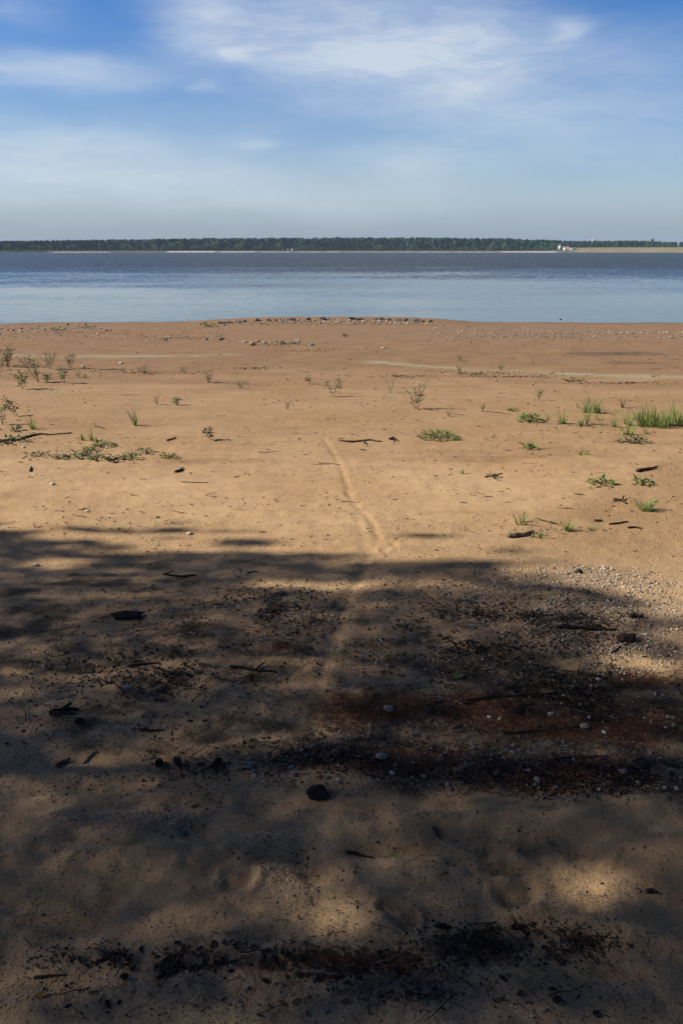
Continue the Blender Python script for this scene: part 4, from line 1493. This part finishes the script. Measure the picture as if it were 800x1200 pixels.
def twig_mesh(mat, si):
    if (mat, si) not in TWIG:
        r = random.Random(si + 5)
        m = MB()
        pts, rad = [], []
        yv = 0
        for i in range(6):
            yv += r.uniform(-.05, .05)
            pts.append((i / 5 - .5, yv, .02 + r.uniform(0, .03)))
            rad.append(.018 * (1 - .11 * i))
        m.tube(pts, rad, 5)
        me = m.mesh('twig', True)
        me.materials.append(M[mat])
        TWIG[(mat, si)] = me
    return TWIG[(mat, si)]


ZONES = [('left of the bottom litter', 210, 1128, 130, 20), ('middle of the bottom litter', 390, 1135, 100, 18), ('right of the bottom litter', 600, 1115, 100, 28),
         ('right black litter band', 700, 908, 130, 24), ('middle black litter band', 480, 900, 110, 26), ('litter right of the pine cones', 290, 890, 60, 20),
         ('dark needle litter', 640, 820, 170, 45), ('shade left of the track', 300, 720, 110, 40), ('left shade', 130, 800, 130, 90), ('bottom of the picture', 420, 1175, 400, 25), ('gravel right of the track', 520, 720, 80, 40)]


def litter(name, cat, group, counts, size, make, adj, lab):
    for zi, cnt in counts:
        zn, zx, zy, rx, ry = ZONES[zi]
        px, py = in_ellipse(cnt, zx, zy, rx, ry)
        py = np.minimum(py, 1215)
        P = at_many(px, py)
        for q in P:
            s = random.uniform(*size) * (1.0 if q[1] < 2.6 else 1.3)
            me = make()
            tone = {'deadleaf': 'dark', 'brownleaf': 'brown', 'bark': 'brown', 'char': 'black', 'stick': 'grey', 'stick_pale': 'pale'}
            tone = next(v for k, v in tone.items() if me.materials[0] == M[k])
            o = link(name, me, loc=(q[0], q[1], q[2] + s * .08))
            o.scale = (s, s, s)
            o.rotation_euler = (random.uniform(-.35, .35), random.uniform(-.25, .25), random.uniform(0, 6.28))
            tag(o, lab % ('%s %s' % (adj[min(len(adj) - 1, int(3 * (s - size[0]) / (size[1] * 1.3 - size[0])))], tone), zn), cat, group)


litter('fallen_leaf', 'leaf', 'dead leaves in the litter', [(0, 60), (1, 44), (2, 62), (3, 34), (4, 30), (5, 18), (9, 24), (6, 20)], (.011, .027),
       lambda: leaf_kind(random.choice(['deadleaf', 'deadleaf', 'deadleaf', 'brownleaf']), random.randrange(6)), ['small', 'medium', 'large'], '%s dead leaf in the %s')
litter('bark_chip', 'bark chip', 'bark chips in the litter', [(0, 20), (1, 18), (2, 22), (3, 36), (4, 36), (5, 16), (6, 40), (7, 44), (8, 40), (10, 26)], (.004, .011),
       lambda: chip_mesh(random.choice(['bark', 'char', 'deadleaf']), random.randrange(6)), ['tiny', 'small', 'bigger'], '%s bark chip in the %s')
litter('twig', 'twig', 'small twigs in the litter', [(0, 18), (1, 20), (2, 22), (3, 30), (4, 34), (5, 14), (6, 44), (7, 26), (8, 30), (9, 22), (10, 20)], (.035, .11),
       lambda: twig_mesh(random.choice(['bark', 'stick', 'stick', 'stick_pale']), random.randrange(6)), ['short', 'medium', 'long'], '%s twig in the %s')

# small debris on the lit sand
n = 90
px, py = rng.uniform(0, 800, n), 400 + 240 * rng.beta(1.6, 1.1, n)
P = at_many(px, py)
for a, q in zip(px, P):
    s = random.uniform(.03, .07)
    third = 'left' if a < 270 else ('middle' if a < 540 else 'right')
    if random.random() < .55:
        o = link('bark_chip', chip_mesh(random.choice(['bark', 'char']), random.randrange(6)), loc=(q[0], q[1], q[2] + .004))
        o.scale = (s * random.uniform(.3, .75), s * .16, s * .16)
        tag(o, 'dark bark chip on the lit sand on the %s' % third, 'bark chip', 'bark chips on the lit sand')
    else:
        o = link('twig', twig_mesh(random.choice(['bark', 'stick']), random.randrange(6)), loc=(q[0], q[1], q[2] + .003))
        s *= random.uniform(1.5, 3.5)
        o.scale = (s, s, s)
        tag(o, 'dark twig on the lit sand on the %s' % third, 'twig', 'twigs on the lit sand')
    o.rotation_euler = (0, 0, random.choice([0, math.pi]) + random.gauss(0, .5))


# ------------------------------------------------------------------ litter and grit nobody could count
def tinted(name, me, per, tints, label, rough=.9):
    t = np.repeat(np.concatenate([tints, np.ones((len(tints), 1))], 1), per, 0)
    col_attr(me, 'tint', t)
    o = link(name, me, mat=attr_mat(name, rough))
    return tag(o, label, kind='stuff')


OCT_V = np.array([(1, 0, 0), (0, .8, 0), (-.9, .1, 0), (0, -.8, 0), (.1, 0, .55), (0, .1, -.5)])
OCT_F = np.array([(0, 1, 4), (1, 2, 4), (2, 3, 4), (3, 0, 4), (1, 0, 5), (2, 1, 5), (3, 2, 5), (0, 3, 5)])


def palette(n, cols, probs):
    c = np.array(cols)
    return c[rng.choice(len(cols), n, p=probs)] * rng.uniform(.7, 1.3, (n, 1))


# grit
n = 90000
y = 1.15 + 4.2 * rng.random(n) ** 1.25
x = rng.uniform(-1, 1, n) * (.52 * y + .55)
dens = .35 + 1.3 * (fbm(x / .25, y / .18, 301, 3) > -.02)
k = rng.random(n) < dens * .62
x, y = x[k], y[k]
n = len(x)
P = np.stack([x, y, H(x, y)], -1)
s = rng.uniform(.0011, .0030, n) * rng.choice([1, 1, 1.6], n)
me = scatter_mesh('grit', OCT_V, OCT_F, P, rot_np(rng.uniform(0, 6, n), rng.uniform(0, 6, n), rng.uniform(0, 6, n)), s)
tinted('grit', me, 6, palette(n, [(.33, .23, .14), (.12, .085, .06), (.045, .036, .03), (.50, .42, .32), (.26, .23, .20)], [.25, .25, .25, .1, .15]), 'coarse sand grains strewn over the near sand')

# gravel: small pebbles in the patches
pos = []
for (zx, zy, rx, ry, cnt) in [(690, 712, 150, 50, 2300), (640, 690, 130, 26, 700), (560, 850, 200, 70, 900), (700, 900, 140, 40, 800), (420, 900, 180, 40, 500), (400, 1160, 420, 45, 900), (150, 968, 90, 14, 300), (345, 1035, 40, 24, 150), (300, 720, 120, 45, 500), (740, 770, 70, 22, 600), (420, 790, 420, 130, 2600), (560, 730, 260, 60, 1500), (400, 1060, 420, 130, 1200), (215, 955, 30, 22, 200)]:
    px, py = in_ellipse(cnt, zx, zy, rx, ry)
    pos.append(at_many(px, np.minimum(py, 1230)))
P = np.concatenate(pos)
n = len(P)
s = rng.uniform(.0022, .0062, n) * rng.choice([1, 1, 1.5], n) * np.clip(P[:, 1] / 3.6, .45, 1.15)
P[:, 2] += s * .25
me = scatter_mesh('gravel', OCT_V, OCT_F, P, rot_np(rng.uniform(-.5, .5, n), rng.uniform(-.5, .5, n), rng.uniform(0, 6, n)), s, True)
tinted('gravel', me, 6, palette(n, [(.58, .53, .46), (.46, .37, .27), (.28, .25, .22), (.40, .25, .18), (.08, .07, .06)], [.22, .30, .22, .12, .14]), 'small mixed pebbles in patches on the near sand')
# tiny stones of the spit and the far pebble belts
px = np.concatenate([np.clip(rng.normal(400, 70, 900), 240, 520), rng.uniform(500, 800, 800), rng.uniform(0, 260, 350)])
py = np.concatenate([crest(px[:900]) + rng.uniform(1.0, 8, 900) * (1 - .4 * np.abs(px[:900] - 400) / 140), 391 + rng.normal(0, 4.5, 800), 389 + rng.normal(0, 5, 350)])
P = at_many(px, np.maximum(py, 375))
n = len(P)
s = rng.uniform(.012, .036, n)
me = scatter_mesh('shore_shingle', OCT_V, OCT_F, P + np.array([0, 0, .01]), rot_np(rng.uniform(-.5, .5, n), rng.uniform(-.5, .5, n), rng.uniform(0, 6, n)), s, True)
tinted('shore_shingle', me, 6, palette(n, [(.40, .33, .25), (.32, .24, .16), (.20, .17, .135), (.08, .065, .055)], [.22, .33, .28, .17]), 'small shingle on the spit and the far edge of the beach')

# broken leaves and bark crumbs
pos = []
for (zx, zy, rx, ry, cnt) in [(650, 810, 180, 46, 7000), (640, 906, 230, 28, 7500), (760, 912, 80, 24, 2600), (430, 893, 150, 28, 3800), (290, 888, 80, 20, 600), (560, 720, 120, 36, 800), (320, 720, 130, 42, 900), (130, 800, 150, 90, 900),
                              (270, 1128, 150, 20, 3600), (590, 1110, 120, 28, 3600), (420, 1138, 120, 20, 2200), (270, 1120, 40, 16, 700), (590, 1104, 40, 18, 700), (690, 1112, 50, 16, 600), (500, 1170, 320, 36, 900), (140, 1120, 70, 14, 350), (400, 860, 80, 30, 600), (700, 730, 110, 40, 700), (400, 1000, 420, 60, 500), (90, 1130, 100, 60, 350), (200, 790, 260, 110, 3600), (560, 760, 300, 90, 3800), (250, 900, 300, 60, 1500), (620, 720, 220, 40, 1600), (330, 700, 200, 30, 900), (420, 1060, 440, 130, 450)]:
    a, r = rng.uniform(0, 6.2832, cnt), np.abs(rng.normal(0, .55, cnt))
    pos.append(at_many(zx + rx * r * np.cos(a), np.minimum(zy + ry * r * np.sin(a), 1230)))
P = np.concatenate(pos)
keep = fbm(P[:, 0] / .16, P[:, 1] / .12, 311, 3) > -.16
P = P[keep]
n = len(P)
s = rng.uniform(.0035, .0115, n) * rng.choice([1, 1, 1.8], n) * np.clip(P[:, 1] / 2.6, .7, 1.3)
P[:, 2] += s * .12
tv = np.array([(-.5, 0, 0), (-.1, -.27, .10), (.5, 0, .05), (.05, .30, .14), (0, 0, -.02)])
tf = np.array([(0, 1, 4), (1, 2, 4), (2, 3, 4), (3, 0, 4)])
me = scatter_mesh('leaf_litter', tv, tf, P, rot_np(rng.uniform(-.6, .6, n), rng.uniform(-.5, .5, n), rng.uniform(0, 6, n)), s)
tinted('leaf_litter', me, 5, palette(n, [(.026, .020, .016), (.050, .036, .025), (.10, .062, .036), (.17, .11, .065)], [.36, .32, .20, .12]), 'crumbled dark leaves and bark on the shaded sand', .8)

# pine needles
pos = []
for (zx, zy, rx, ry, cnt) in [(450, 832, 85, 22, 3000), (570, 832, 90, 24, 2200), (640, 850, 130, 18, 1800), (740, 850, 80, 30, 1600), (760, 795, 70, 16, 700), (480, 895, 160, 34, 900), (640, 900, 160, 34, 800), (330, 760, 180, 90, 900), (400, 1130, 360, 50, 700)]:
    a, r = rng.uniform(0, 6.2832, cnt), np.abs(rng.normal(0, .6, cnt))
    pos.append(at_many(zx + rx * r * np.cos(a), np.minimum(zy + ry * r * np.sin(a), 1230)))
P = np.concatenate(pos)
n = len(P)
P[:, 2] += .003
tv = np.array([(-.5, -.5, 0), (.5, -.4, 0), (.5, .4, 0), (-.5, .5, 0)])
me = scatter_mesh('needle_litter', tv, [(0, 1, 2, 3)], P, rot_np(rng.uniform(-.5, .5, n), rng.uniform(-.12, .12, n), rng.uniform(0, 6, n)), np.stack([rng.uniform(.025, .055, n), rng.uniform(.0012, .0022, n), np.ones(n)], -1))
tinted('needle_litter', me, 4, palette(n, [(.20, .075, .032), (.13, .055, .028), (.30, .16, .075), (.06, .035, .022)], [.4, .3, .12, .18]), 'reddish brown fallen pine needles matted on the sand')

# crumbs on the lit sand
n = 6500
px, py = rng.uniform(-20, 820, n), 385 + 275 * rng.beta(1.3, 1.0, n)
P = at_many(px, py)
ln = fbm(P[:, 0] / .8, P[:, 1] / .22, 321, 3) > .03
P = P[ln]
more = []
for (zx, zy, rx, ry, cnt) in [(210, 397, 60, 3, 260), (90, 390, 120, 5, 320), (330, 403, 34, 2, 160), (130, 433, 34, 1.6, 110), (300, 432, 44, 1.6, 110), (560, 437, 54, 2, 160), (730, 449, 74, 3, 240), (470, 441, 54, 2, 120), (650, 394, 160, 6, 320),
                              (170, 437, 60, 2, 150), (20, 429, 40, 4, 220), (600, 441, 60, 2, 200), (350, 411, 50, 1.5, 80), (120, 530, 80, 14, 120), (40, 512, 50, 8, 90), (690, 500, 90, 14, 160), (640, 622, 90, 12, 70), (720, 590, 70, 14, 80)]:
    a, r = rng.uniform(0, 6.2832, cnt), np.abs(rng.normal(0, .7, cnt))
    more.append(at_many(zx + rx * r * np.cos(a), np.maximum(383, zy + ry * r * np.sin(a))))
P = np.concatenate([P] + more)
n = len(P)
s = rng.uniform(.006, .022, n) * rng.choice([1, 1, 1.6], n) * np.clip(P[:, 1] / 6.5, .7, 2.6)
P[:, 2] += s * .1
me = scatter_mesh('drift_crumbs', tv * 0 + 0 if False else np.array([(-.5, 0, 0), (-.1, -.2, .10), (.5, 0, .05), (.05, .2, .14), (0, 0, -.02)]), tf, P, rot_np(rng.uniform(-.5, .5, n), rng.uniform(-.3, .3, n), rng.normal(0, .6, n)), s)
tinted('drift_crumbs', me, 5, palette(n, [(.035, .024, .016), (.08, .05, .03), (.16, .10, .055), (.45, .36, .26)], [.4, .3, .2, .1]), 'crumbs of bark and leaf scattered over the lit sand')


# ------------------------------------------------------------------ far shore
def crown_cloud(n, blobs, leaf, seed):
    r = np.random.default_rng(seed)
    P, S = [], []
    for (cx, cy, cz, rx, rz) in blobs:
        m = max(6, int(n * rx * rz / sum(b[3] * b[4] for b in blobs)))
        d = r.normal(0, 1, (m, 3))
        d /= np.linalg.norm(d, axis=1)[:, None]
        rad = r.uniform(.72, 1.05, m)[:, None]
        P.append(d * rad * (rx, rx, rz) + (cx, cy, cz))
    P = np.concatenate(P)
    return P, r.uniform(leaf * .6, leaf * 1.3, len(P)), r


def far_tree(kind, seed):
    """unit-height tree parts: (trunk mesh, crown mesh)"""
    r = random.Random(seed)
    if kind == 'pine_tree':
        blobs = [(r.uniform(-.06, .06), r.uniform(-.06, .06), .93, .075, .075)]
        for k in range(7):
            a, z = k * 2.4, .30 + .60 * k / 7
            blobs.append((math.cos(a) * .09, math.sin(a) * .09, z, .12 * (1.15 - .5 * k / 7), .075))
        P, S, rr = crown_cloud(330, blobs, .075, seed)
        zt = .9
    else:
        blobs = [(0, 0, .52, .27, .40)]
        for k in range(9):
            a = k * 2.4 + r.uniform(-.4, .4)
            q = r.uniform(.12, .27)
            blobs.append((math.cos(a) * q, math.sin(a) * q, r.uniform(.14, .84), r.uniform(.13, .2), r.uniform(.12, .18)))
        P, S, rr = crown_cloud(460, blobs, .105, seed)
        zt = .6
    n = len(P)
    tv = np.array([(-.5, -.15, 0), (0, -.42, .10), (.5, .1, 0), (.05, .45, .10)])
    R = rot_np(rr.uniform(0, 6.28, n), rr.uniform(0, 6.28, n), rr.uniform(0, 6.28, n))
    me = scatter_mesh('far_crown', tv, [(0, 1, 2, 3)], P, R, S)
    m = MB()
    m.tube([(0, 0, -.05), (0.01, 0, zt * .5), (0, 0, zt)], [.022, .016, .006], 5)
    return m.mesh('far_trunk'), me


def foliage_mat(name, c1, c2, var):
    m, t, b = new_mat(name)
    tcn = t.node('ShaderNodeTexCoord')
    oi = t.node('ShaderNodeObjectInfo')
    n = t.noise(tcn.outputs['Object'], 5.0, 4.0, .6)
    f = t.m('ADD', t.m('MULTIPLY', n, .7), t.m('MULTIPLY', oi.outputs['Random'], var), clamp=True)
    c = t.mix(t.smooth(f, .25, .85), c1, c2)
    t.l.new(c, b.inputs['Base Color'])
    b.inputs['Roughness'].default_value = .8
    return m


M['far_broad'] = foliage_mat('broadleaf_foliage', (.055, .120, .048), (.125, .19, .078), .6)
M['far_pine'] = foliage_mat('far_pine_foliage', (.016, .062, .034), (.036, .095, .050), .5)
KINDS = {}
for kind, mat, nv in [('broadleaf_tree', 'far_broad', 4), ('pine_tree', 'far_pine', 3), ('willow_bush', 'far_broad', 2)]:
    L = []
    for s in range(nv):
        t_me, c_me = far_tree('pine_tree' if kind == 'pine_tree' else 'broadleaf_tree', 100 + s * 7 + len(kind))
        t_me.materials.append(M['pine_bark'])
        c_me.materials.append(M[mat])
        L.append((t_me, c_me))
    KINDS[kind] = L


def far_xy(px, d):
    """a place on the far shore: d metres behind the waterline, in the direction of picture column px"""
    k = (px - 400) / 973.0
    y = 1200.0
    for _ in range(12):
        y = float(far_shore(np.array([k * y * 1.0]))[0]) + d
    return k * y * 1.0, y


def top_line(px):
    """height of the forest edge above eye level in picture pixels"""
    return np.interp(px, [-200, 0, 60, 150, 250, 400, 500, 600, 670, 740, 800, 1000], [9.0, 9.5, 10.5, 11.2, 12.3, 13.0, 12.7, 11.3, 10.0, 9.4, 9.2, 9.0]) - .5 + 1.3 * fbm(np.asarray(px, float) / 60.0, np.asarray(px, float) * 0 + .3, 401, 3)


def put_far(kind, px, d, hpx, wide, label, group):
    x, y = far_xy(px, d)
    z = ground_z(x, y)
    if hpx is None:
        return
    top = CAM_H + hpx * y / 973.0
    h = max(1.5, top - z)
    root = link(kind, None, loc=(x, y, z))
    root.scale = (h * wide, h * wide, h)
    root.rotation_euler = (0, 0, random.uniform(0, 6.28))
    tag(root, label, {'broadleaf_tree': 'tree', 'pine_tree': 'tree', 'willow_bush': 'bush'}[kind], group)
    t_me, c_me = random.choice(KINDS[kind])
    link('trunk', t_me, root)
    c = link('crown', c_me, root)
    c['kind'] = 'stuff'


def where(px):
    for a, b, s in [(-99, 70, 'at far left on the opposite shore'), (70, 145, 'behind the left pale beach opposite'), (145, 200, 'between the two left beaches opposite'), (200, 310, 'behind the long white beach opposite'),
                    (310, 420, 'near the small white huts opposite'), (420, 575, 'in mid opposite shore'), (575, 642, 'behind the right pale beach opposite'), (642, 700, 'behind the white house opposite'), (700, 999, 'behind the tan bank opposite')]:
        if a <= px < b:
            return s


# front row
px = -18.0
while px < 818:
    px += random.uniform(4.2, 7.5)
    tall = random.random()
    rear = 78 if px > 645 else 34
    tl = float(top_line(px))
    if px < 330 or px > 560 or random.random() < .5:
        put_far('broadleaf_tree', px, rear + random.uniform(0, 16), tl * random.choice([random.uniform(.05, .4), random.uniform(.3, .8)]), random.uniform(1.0, 1.6), 'rounded broadleaf tree ' + where(px), 'broadleaf trees along the far shore')
    else:
        put_far('pine_tree', px, rear + random.uniform(0, 14), tl * random.uniform(.7, .95), random.uniform(.9, 1.2), 'slim dark pine ' + where(px), 'pines along the far shore')
for px in np.arange(-16, 818, 5.0):
    px = float(px) + random.uniform(-1.6, 1.6)
    put_far('pine_tree', px, (115 if px > 645 else 72) + random.uniform(0, 26), float(top_line(px)) * random.uniform(.80, 1.05), random.uniform(.9, 1.6), 'tall back-row pine ' + where(px), 'pines along the far shore')
for px in np.concatenate([np.arange(330, 575, 5.5), np.arange(150, 205, 7.0), np.arange(0, 70, 9.0), np.arange(690, 812, 6.0)]):
    px = float(px) + random.uniform(-1.5, 1.5)
    put_far('willow_bush', px, (72 if px > 645 else 20) + random.uniform(0, 8), random.uniform(.5, 3.4), random.uniform(1.2, 1.8), 'low bush at the water edge ' + where(px), 'bushes along the far shore')
# the few trees that stand out
put_far('broadleaf_tree', 586, 22, 4.2, 1.25, 'big round dark tree left of the right pale beach opposite', 'broadleaf trees along the far shore')
put_far('broadleaf_tree', 567, 24, 3.4, 1.3, 'second round dark tree left of the right pale beach opposite', 'broadleaf trees along the far shore')
put_far('broadleaf_tree', 541, 24, 3.6, 1.3, 'round tree standing alone before the pines opposite', 'broadleaf trees along the far shore')
put_far('broadleaf_tree', 746, 84, 12.4, .62, 'tallest tree on the right, rising above the forest line', 'broadleaf trees along the far shore')
put_far('broadleaf_tree', 741, 86, 11.0, .7, 'lower tree leaning on the tallest one on the right', 'broadleaf trees along the far shore')
put_far('broadleaf_tree', 254, 40, 6.0, 1.2, 'light green tree standing out behind the white beach opposite', 'broadleaf trees along the far shore')

# the mass of forest behind
N = 2800
pxs = rng.uniform(-260, 1060, N)
P, S = [], []
ds = 60 + 270 * rng.random(N) ** 1.5
for a, d in zip(pxs, ds):
    x, y = far_xy(float(a), float(d + (45 if a > 645 else 0)))
    P.append((x, y))
P = np.array(P)
Z = H(P[:, 0], P[:, 1])
topz = CAM_H + (top_line(pxs) + rng.uniform(-1.3, .35, N)) * P[:, 1] / 973.0
hh = np.maximum(4, topz - Z)
cv, cs = [], []
K = 60
dirs = rng.normal(0, 1, (N, K, 3))
dirs /= np.linalg.norm(dirs, axis=2)[..., None]
ctr = np.stack([P[:, 0], P[:, 1], topz - hh * .5], -1)
Q = ctr[:, None, :] + dirs * np.stack([hh * .2, hh * .2, hh * .5], -1)[:, None, :]
Q = Q.reshape(-1, 3)
n = len(Q)
me = scatter_mesh('forest', np.array([(-.5, -.15, 0), (0, -.42, .10), (.5, .1, 0), (.05, .45, .10)]), [(0, 1, 2, 3)], Q, rot_np(rng.uniform(0, 6, n), rng.uniform(0, 6, n), rng.uniform(0, 6, n)), np.repeat(hh * .24, K))
fo = link('forest', me, mat=M['far_pine'])
tag(fo, 'dark pine forest filling the far shore behind the front trees', kind='stuff')

# ------------------------------------------------------------------ buildings on the far shore
M['whitewall'] = simple_mat('white_wall', (.80, .80, .78), (.72, .72, .70), 2, .8, var=0)
M['redroof'] = simple_mat('red_roof', (.48, .26, .22), (.42, .22, .19), 1, .8, var=0)
M['greyroof'] = simple_mat('grey_roof', (.20, .20, .21), (.14, .14, .15), 1, .8, var=0)
M['pane'] = simple_mat('window_pane', (.03, .04, .05), (.04, .05, .06), 1, .2, var=0, spec=.5)
M['pole'] = simple_mat('pole_paint', (.55, .53, .50), (.45, .44, .42), 1, .7, var=0)


def box_mesh(name, x0, x1, y0, y1, z0, z1):
    v = [(x0, y0, z0), (x1, y0, z0), (x1, y1, z0), (x0, y1, z0), (x0, y0, z1), (x1, y0, z1), (x1, y1, z1), (x0, y1, z1)]
    return mesh_np(name, v, [(3, 2, 1, 0), (4, 5, 6, 7), (0, 1, 5, 4), (1, 2, 6, 5), (2, 3, 7, 6), (3, 0, 4, 7)])


def gable_mesh(name, w, d, z0, z1, along_x=True, over=.35, th=.25):
    """two roof slopes with thickness and a ridge"""
    m = MB()
    if along_x:
        prof = [(-d / 2 - over, z0 - over * .4), (0, z1), (d / 2 + over, z0 - over * .4), (d / 2 + over, z0 - over * .4 + th), (0, z1 + th), (-d / 2 - over, z0 - over * .4 + th)]
        pts = [[(sx * (w / 2 + over), a, b) for a, b in prof] for sx in (-1, 1)]
    else:
        prof = [(-w / 2 - over, z0 - over * .4), (0, z1), (w / 2 + over, z0 - over * .4), (w / 2 + over, z0 - over * .4 + th), (0, z1 + th), (-w / 2 - over, z0 - over * .4 + th)]
        pts = [[(a, sy * (d / 2 + over), b) for a, b in prof] for sy in (-1, 1)]
    m.v = [Vector(q) for q in pts[0] + pts[1]]
    m.f = [(0, 1, 4, 5), (1, 2, 3, 4), (11, 10, 7, 6), (10, 9, 8, 7)] + [(i, (i + 1) % 6 + 0, (i + 1) % 6 + 6, i + 6) for i in range(6)]
    return m.mesh(name)


def house(px, d, w, dep, wall_h, roof_h, along_x, roof, label, windows, raise_=0.0):
    x, y = far_xy(px, d)
    z = ground_z(x, y) - .3
    root = link('white_house', None, loc=(x, y, z))
    tag(root, label, 'house', 'buildings on the far shore')
    wl = link('wall', box_mesh('house_wall', -w / 2, w / 2, -dep / 2, dep / 2, 0, wall_h), root, mat=M['whitewall'])
    g = MB()
    if along_x:
        for sx in (-1, 1):
            b = len(g.v)
            for xx in (sx * w / 2 - .1, sx * w / 2 + .1 - .2 * (sx > 0) * 0):
                g.v += [Vector((xx, -dep / 2, wall_h)), Vector((xx, dep / 2, wall_h)), Vector((xx, 0, wall_h + roof_h))]
            g.f += [(b, b + 1, b + 2), (b + 5, b + 4, b + 3), (b, b + 3, b + 4, b + 1), (b + 1, b + 4, b + 5, b + 2), (b + 2, b + 5, b + 3, b)]
    else:
        for sy in (-1, 1):
            b = len(g.v)
            for yy in (sy * dep / 2 - .1, sy * dep / 2 + .1):
                g.v += [Vector((-w / 2, yy, wall_h)), Vector((w / 2, yy, wall_h)), Vector((0, yy, wall_h + roof_h))]
            g.f += [(b, b + 1, b + 2), (b + 5, b + 4, b + 3), (b, b + 3, b + 4, b + 1), (b + 1, b + 4, b + 5, b + 2), (b + 2, b + 5, b + 3, b)]
    link('gable', g.mesh('house_gable'), root, mat=M['whitewall'])
    link('roof', gable_mesh('house_roof', w, dep, wall_h + .02, wall_h + roof_h + .02, along_x), root, mat=M[roof])
    for (wx, wz, ww, wh) in windows:
        f = link('window', box_mesh('window_frame', wx - ww / 2, wx + ww / 2, -dep / 2 - .08, -dep / 2 - .01, wz, wz + wh), root, mat=M['pole'])
        link('pane', box_mesh('window_pane', wx - ww / 2 + .1, wx + ww / 2 - .1, -dep / 2 - .10, -dep / 2 - .085, wz + .1, wz + wh - .1), f, mat=M['pane'])
    return root


house(643.5, 46, 3.4, 4.2, 5.0, 2.8, False, 'greyroof', 'tall narrow white house with a steep gable among the trees opposite', [(-.9, 2.2, .8, 1.2), (.9, 2.2, .8, 1.2)])
house(650.5, 22, 6.2, 5.0, 2.8, 1.9, True, 'redroof', 'white lakeside house with a pale red roof at the water opposite', [(-2.0, 1.2, 1.0, 1.2), (0.1, 1.2, 1.0, 1.2), (2.1, 1.2, 1.0, 1.2)])
house(657.5, 26, 7.5, 5.0, 2.0, 1.1, True, 'greyroof', 'low white shed right of the pink-roofed lakeside house', [(-2.5, 1.0, 1.0, 1.0), (2.2, 1.0, 1.0, 1.0)])
house(340.0, 22, 2.6, 2.6, 2.3, 1.1, False, 'greyroof', 'left one of the two little white huts by the far beach', [(0, 1.0, .8, .8)])
house(345.0, 20, 3.2, 2.6, 2.8, 1.2, False, 'greyroof', 'right one of the two little white huts by the far beach', [(0, 1.0, .8, .8)])
house(193.0, 30, 3.4, 3.0, 2.2, 1.0, True, 'greyroof', 'single little white hut between the left beaches opposite', [(0, .9, .9, .8)], 2)

x, y = far_xy(679, 24)
z = ground_z(x, y)
root = link('signal_mast', None, loc=(x, y, z))
tag(root, 'tall thin mast with a pale box on top right of the lakeside house', 'mast', 'poles on the far shore')
m = MB()
m.tube([(0, 0, -.5), (0, 0, 6), (0, 0, 10.6)], [.28, .24, .18], 8)
link('pole', m.mesh('mast_pole', True), root, mat=M['greyroof'])
link('head', box_mesh('mast_head', -.55, .55, -.55, .55, 8.4, 12.6), root, mat=M['whitewall'])
m = MB()
for k in range(3):
    m.tube([(-.9, 0, 3 + 2.0 * k), (.9, 0, 3 + 2.0 * k)], [.06, .06], 5)
o = link('crossbar', m.mesh('mast_crossbar'), root, mat=M['greyroof'])
o['kind'] = 'stuff'

# ------------------------------------------------------------------ haze over the lake
hz = bpy.data.materials.new('haze')
hz.use_nodes = True
ht = NT(hz.node_tree)
for nd in list(ht.n):
    ht.n.remove(nd)
ho = ht.node('ShaderNodeOutputMaterial')
hv = ht.node('ShaderNodeVolumePrincipled')
hv.inputs['Color'].default_value = (.66, .82, 1.0, 1)
hv.inputs['Density'].default_value = 0.00009
hv.inputs['Anisotropy'].default_value = 0.0
ht.l.new(hv.outputs[0], ho.inputs['Volume'])
hb = link('haze', box_mesh('haze', -9000, 9000, -1000, 5500, -6.5, 27.0), mat=hz)
tag(hb, 'thin pale haze over the lake', kind='stuff')

# ------------------------------------------------------------------ look-alikes are told apart by their place in the row
ORD = ['', 'second', 'third', 'fourth', 'fifth', 'sixth', 'seventh', 'eighth', 'ninth', 'tenth', 'eleventh', 'twelfth', 'thirteenth', 'fourteenth', 'fifteenth', 'sixteenth', 'seventeenth', 'eighteenth', 'nineteenth', 'twentieth']
buckets = {}
for o in COL.objects:
    if o.parent is None and o.get('label') and o.get('category'):
        buckets.setdefault(o['label'], []).append(o)
for lab, L in buckets.items():
    if len(L) < 2:
        continue
    L.sort(key=lambda q: q.location.x / max(.1, q.location.y))
    n = len(L)
    for i, q in enumerate(L):
        j, side = (i, 'left') if i < (n + 1) // 2 else (n - 1 - i, 'right')
        if j < len(ORD) and len(lab.split()) <= 13:
            q['label'] = lab + (', %smost' % side if j == 0 else ', %s from %s' % (ORD[j], side))
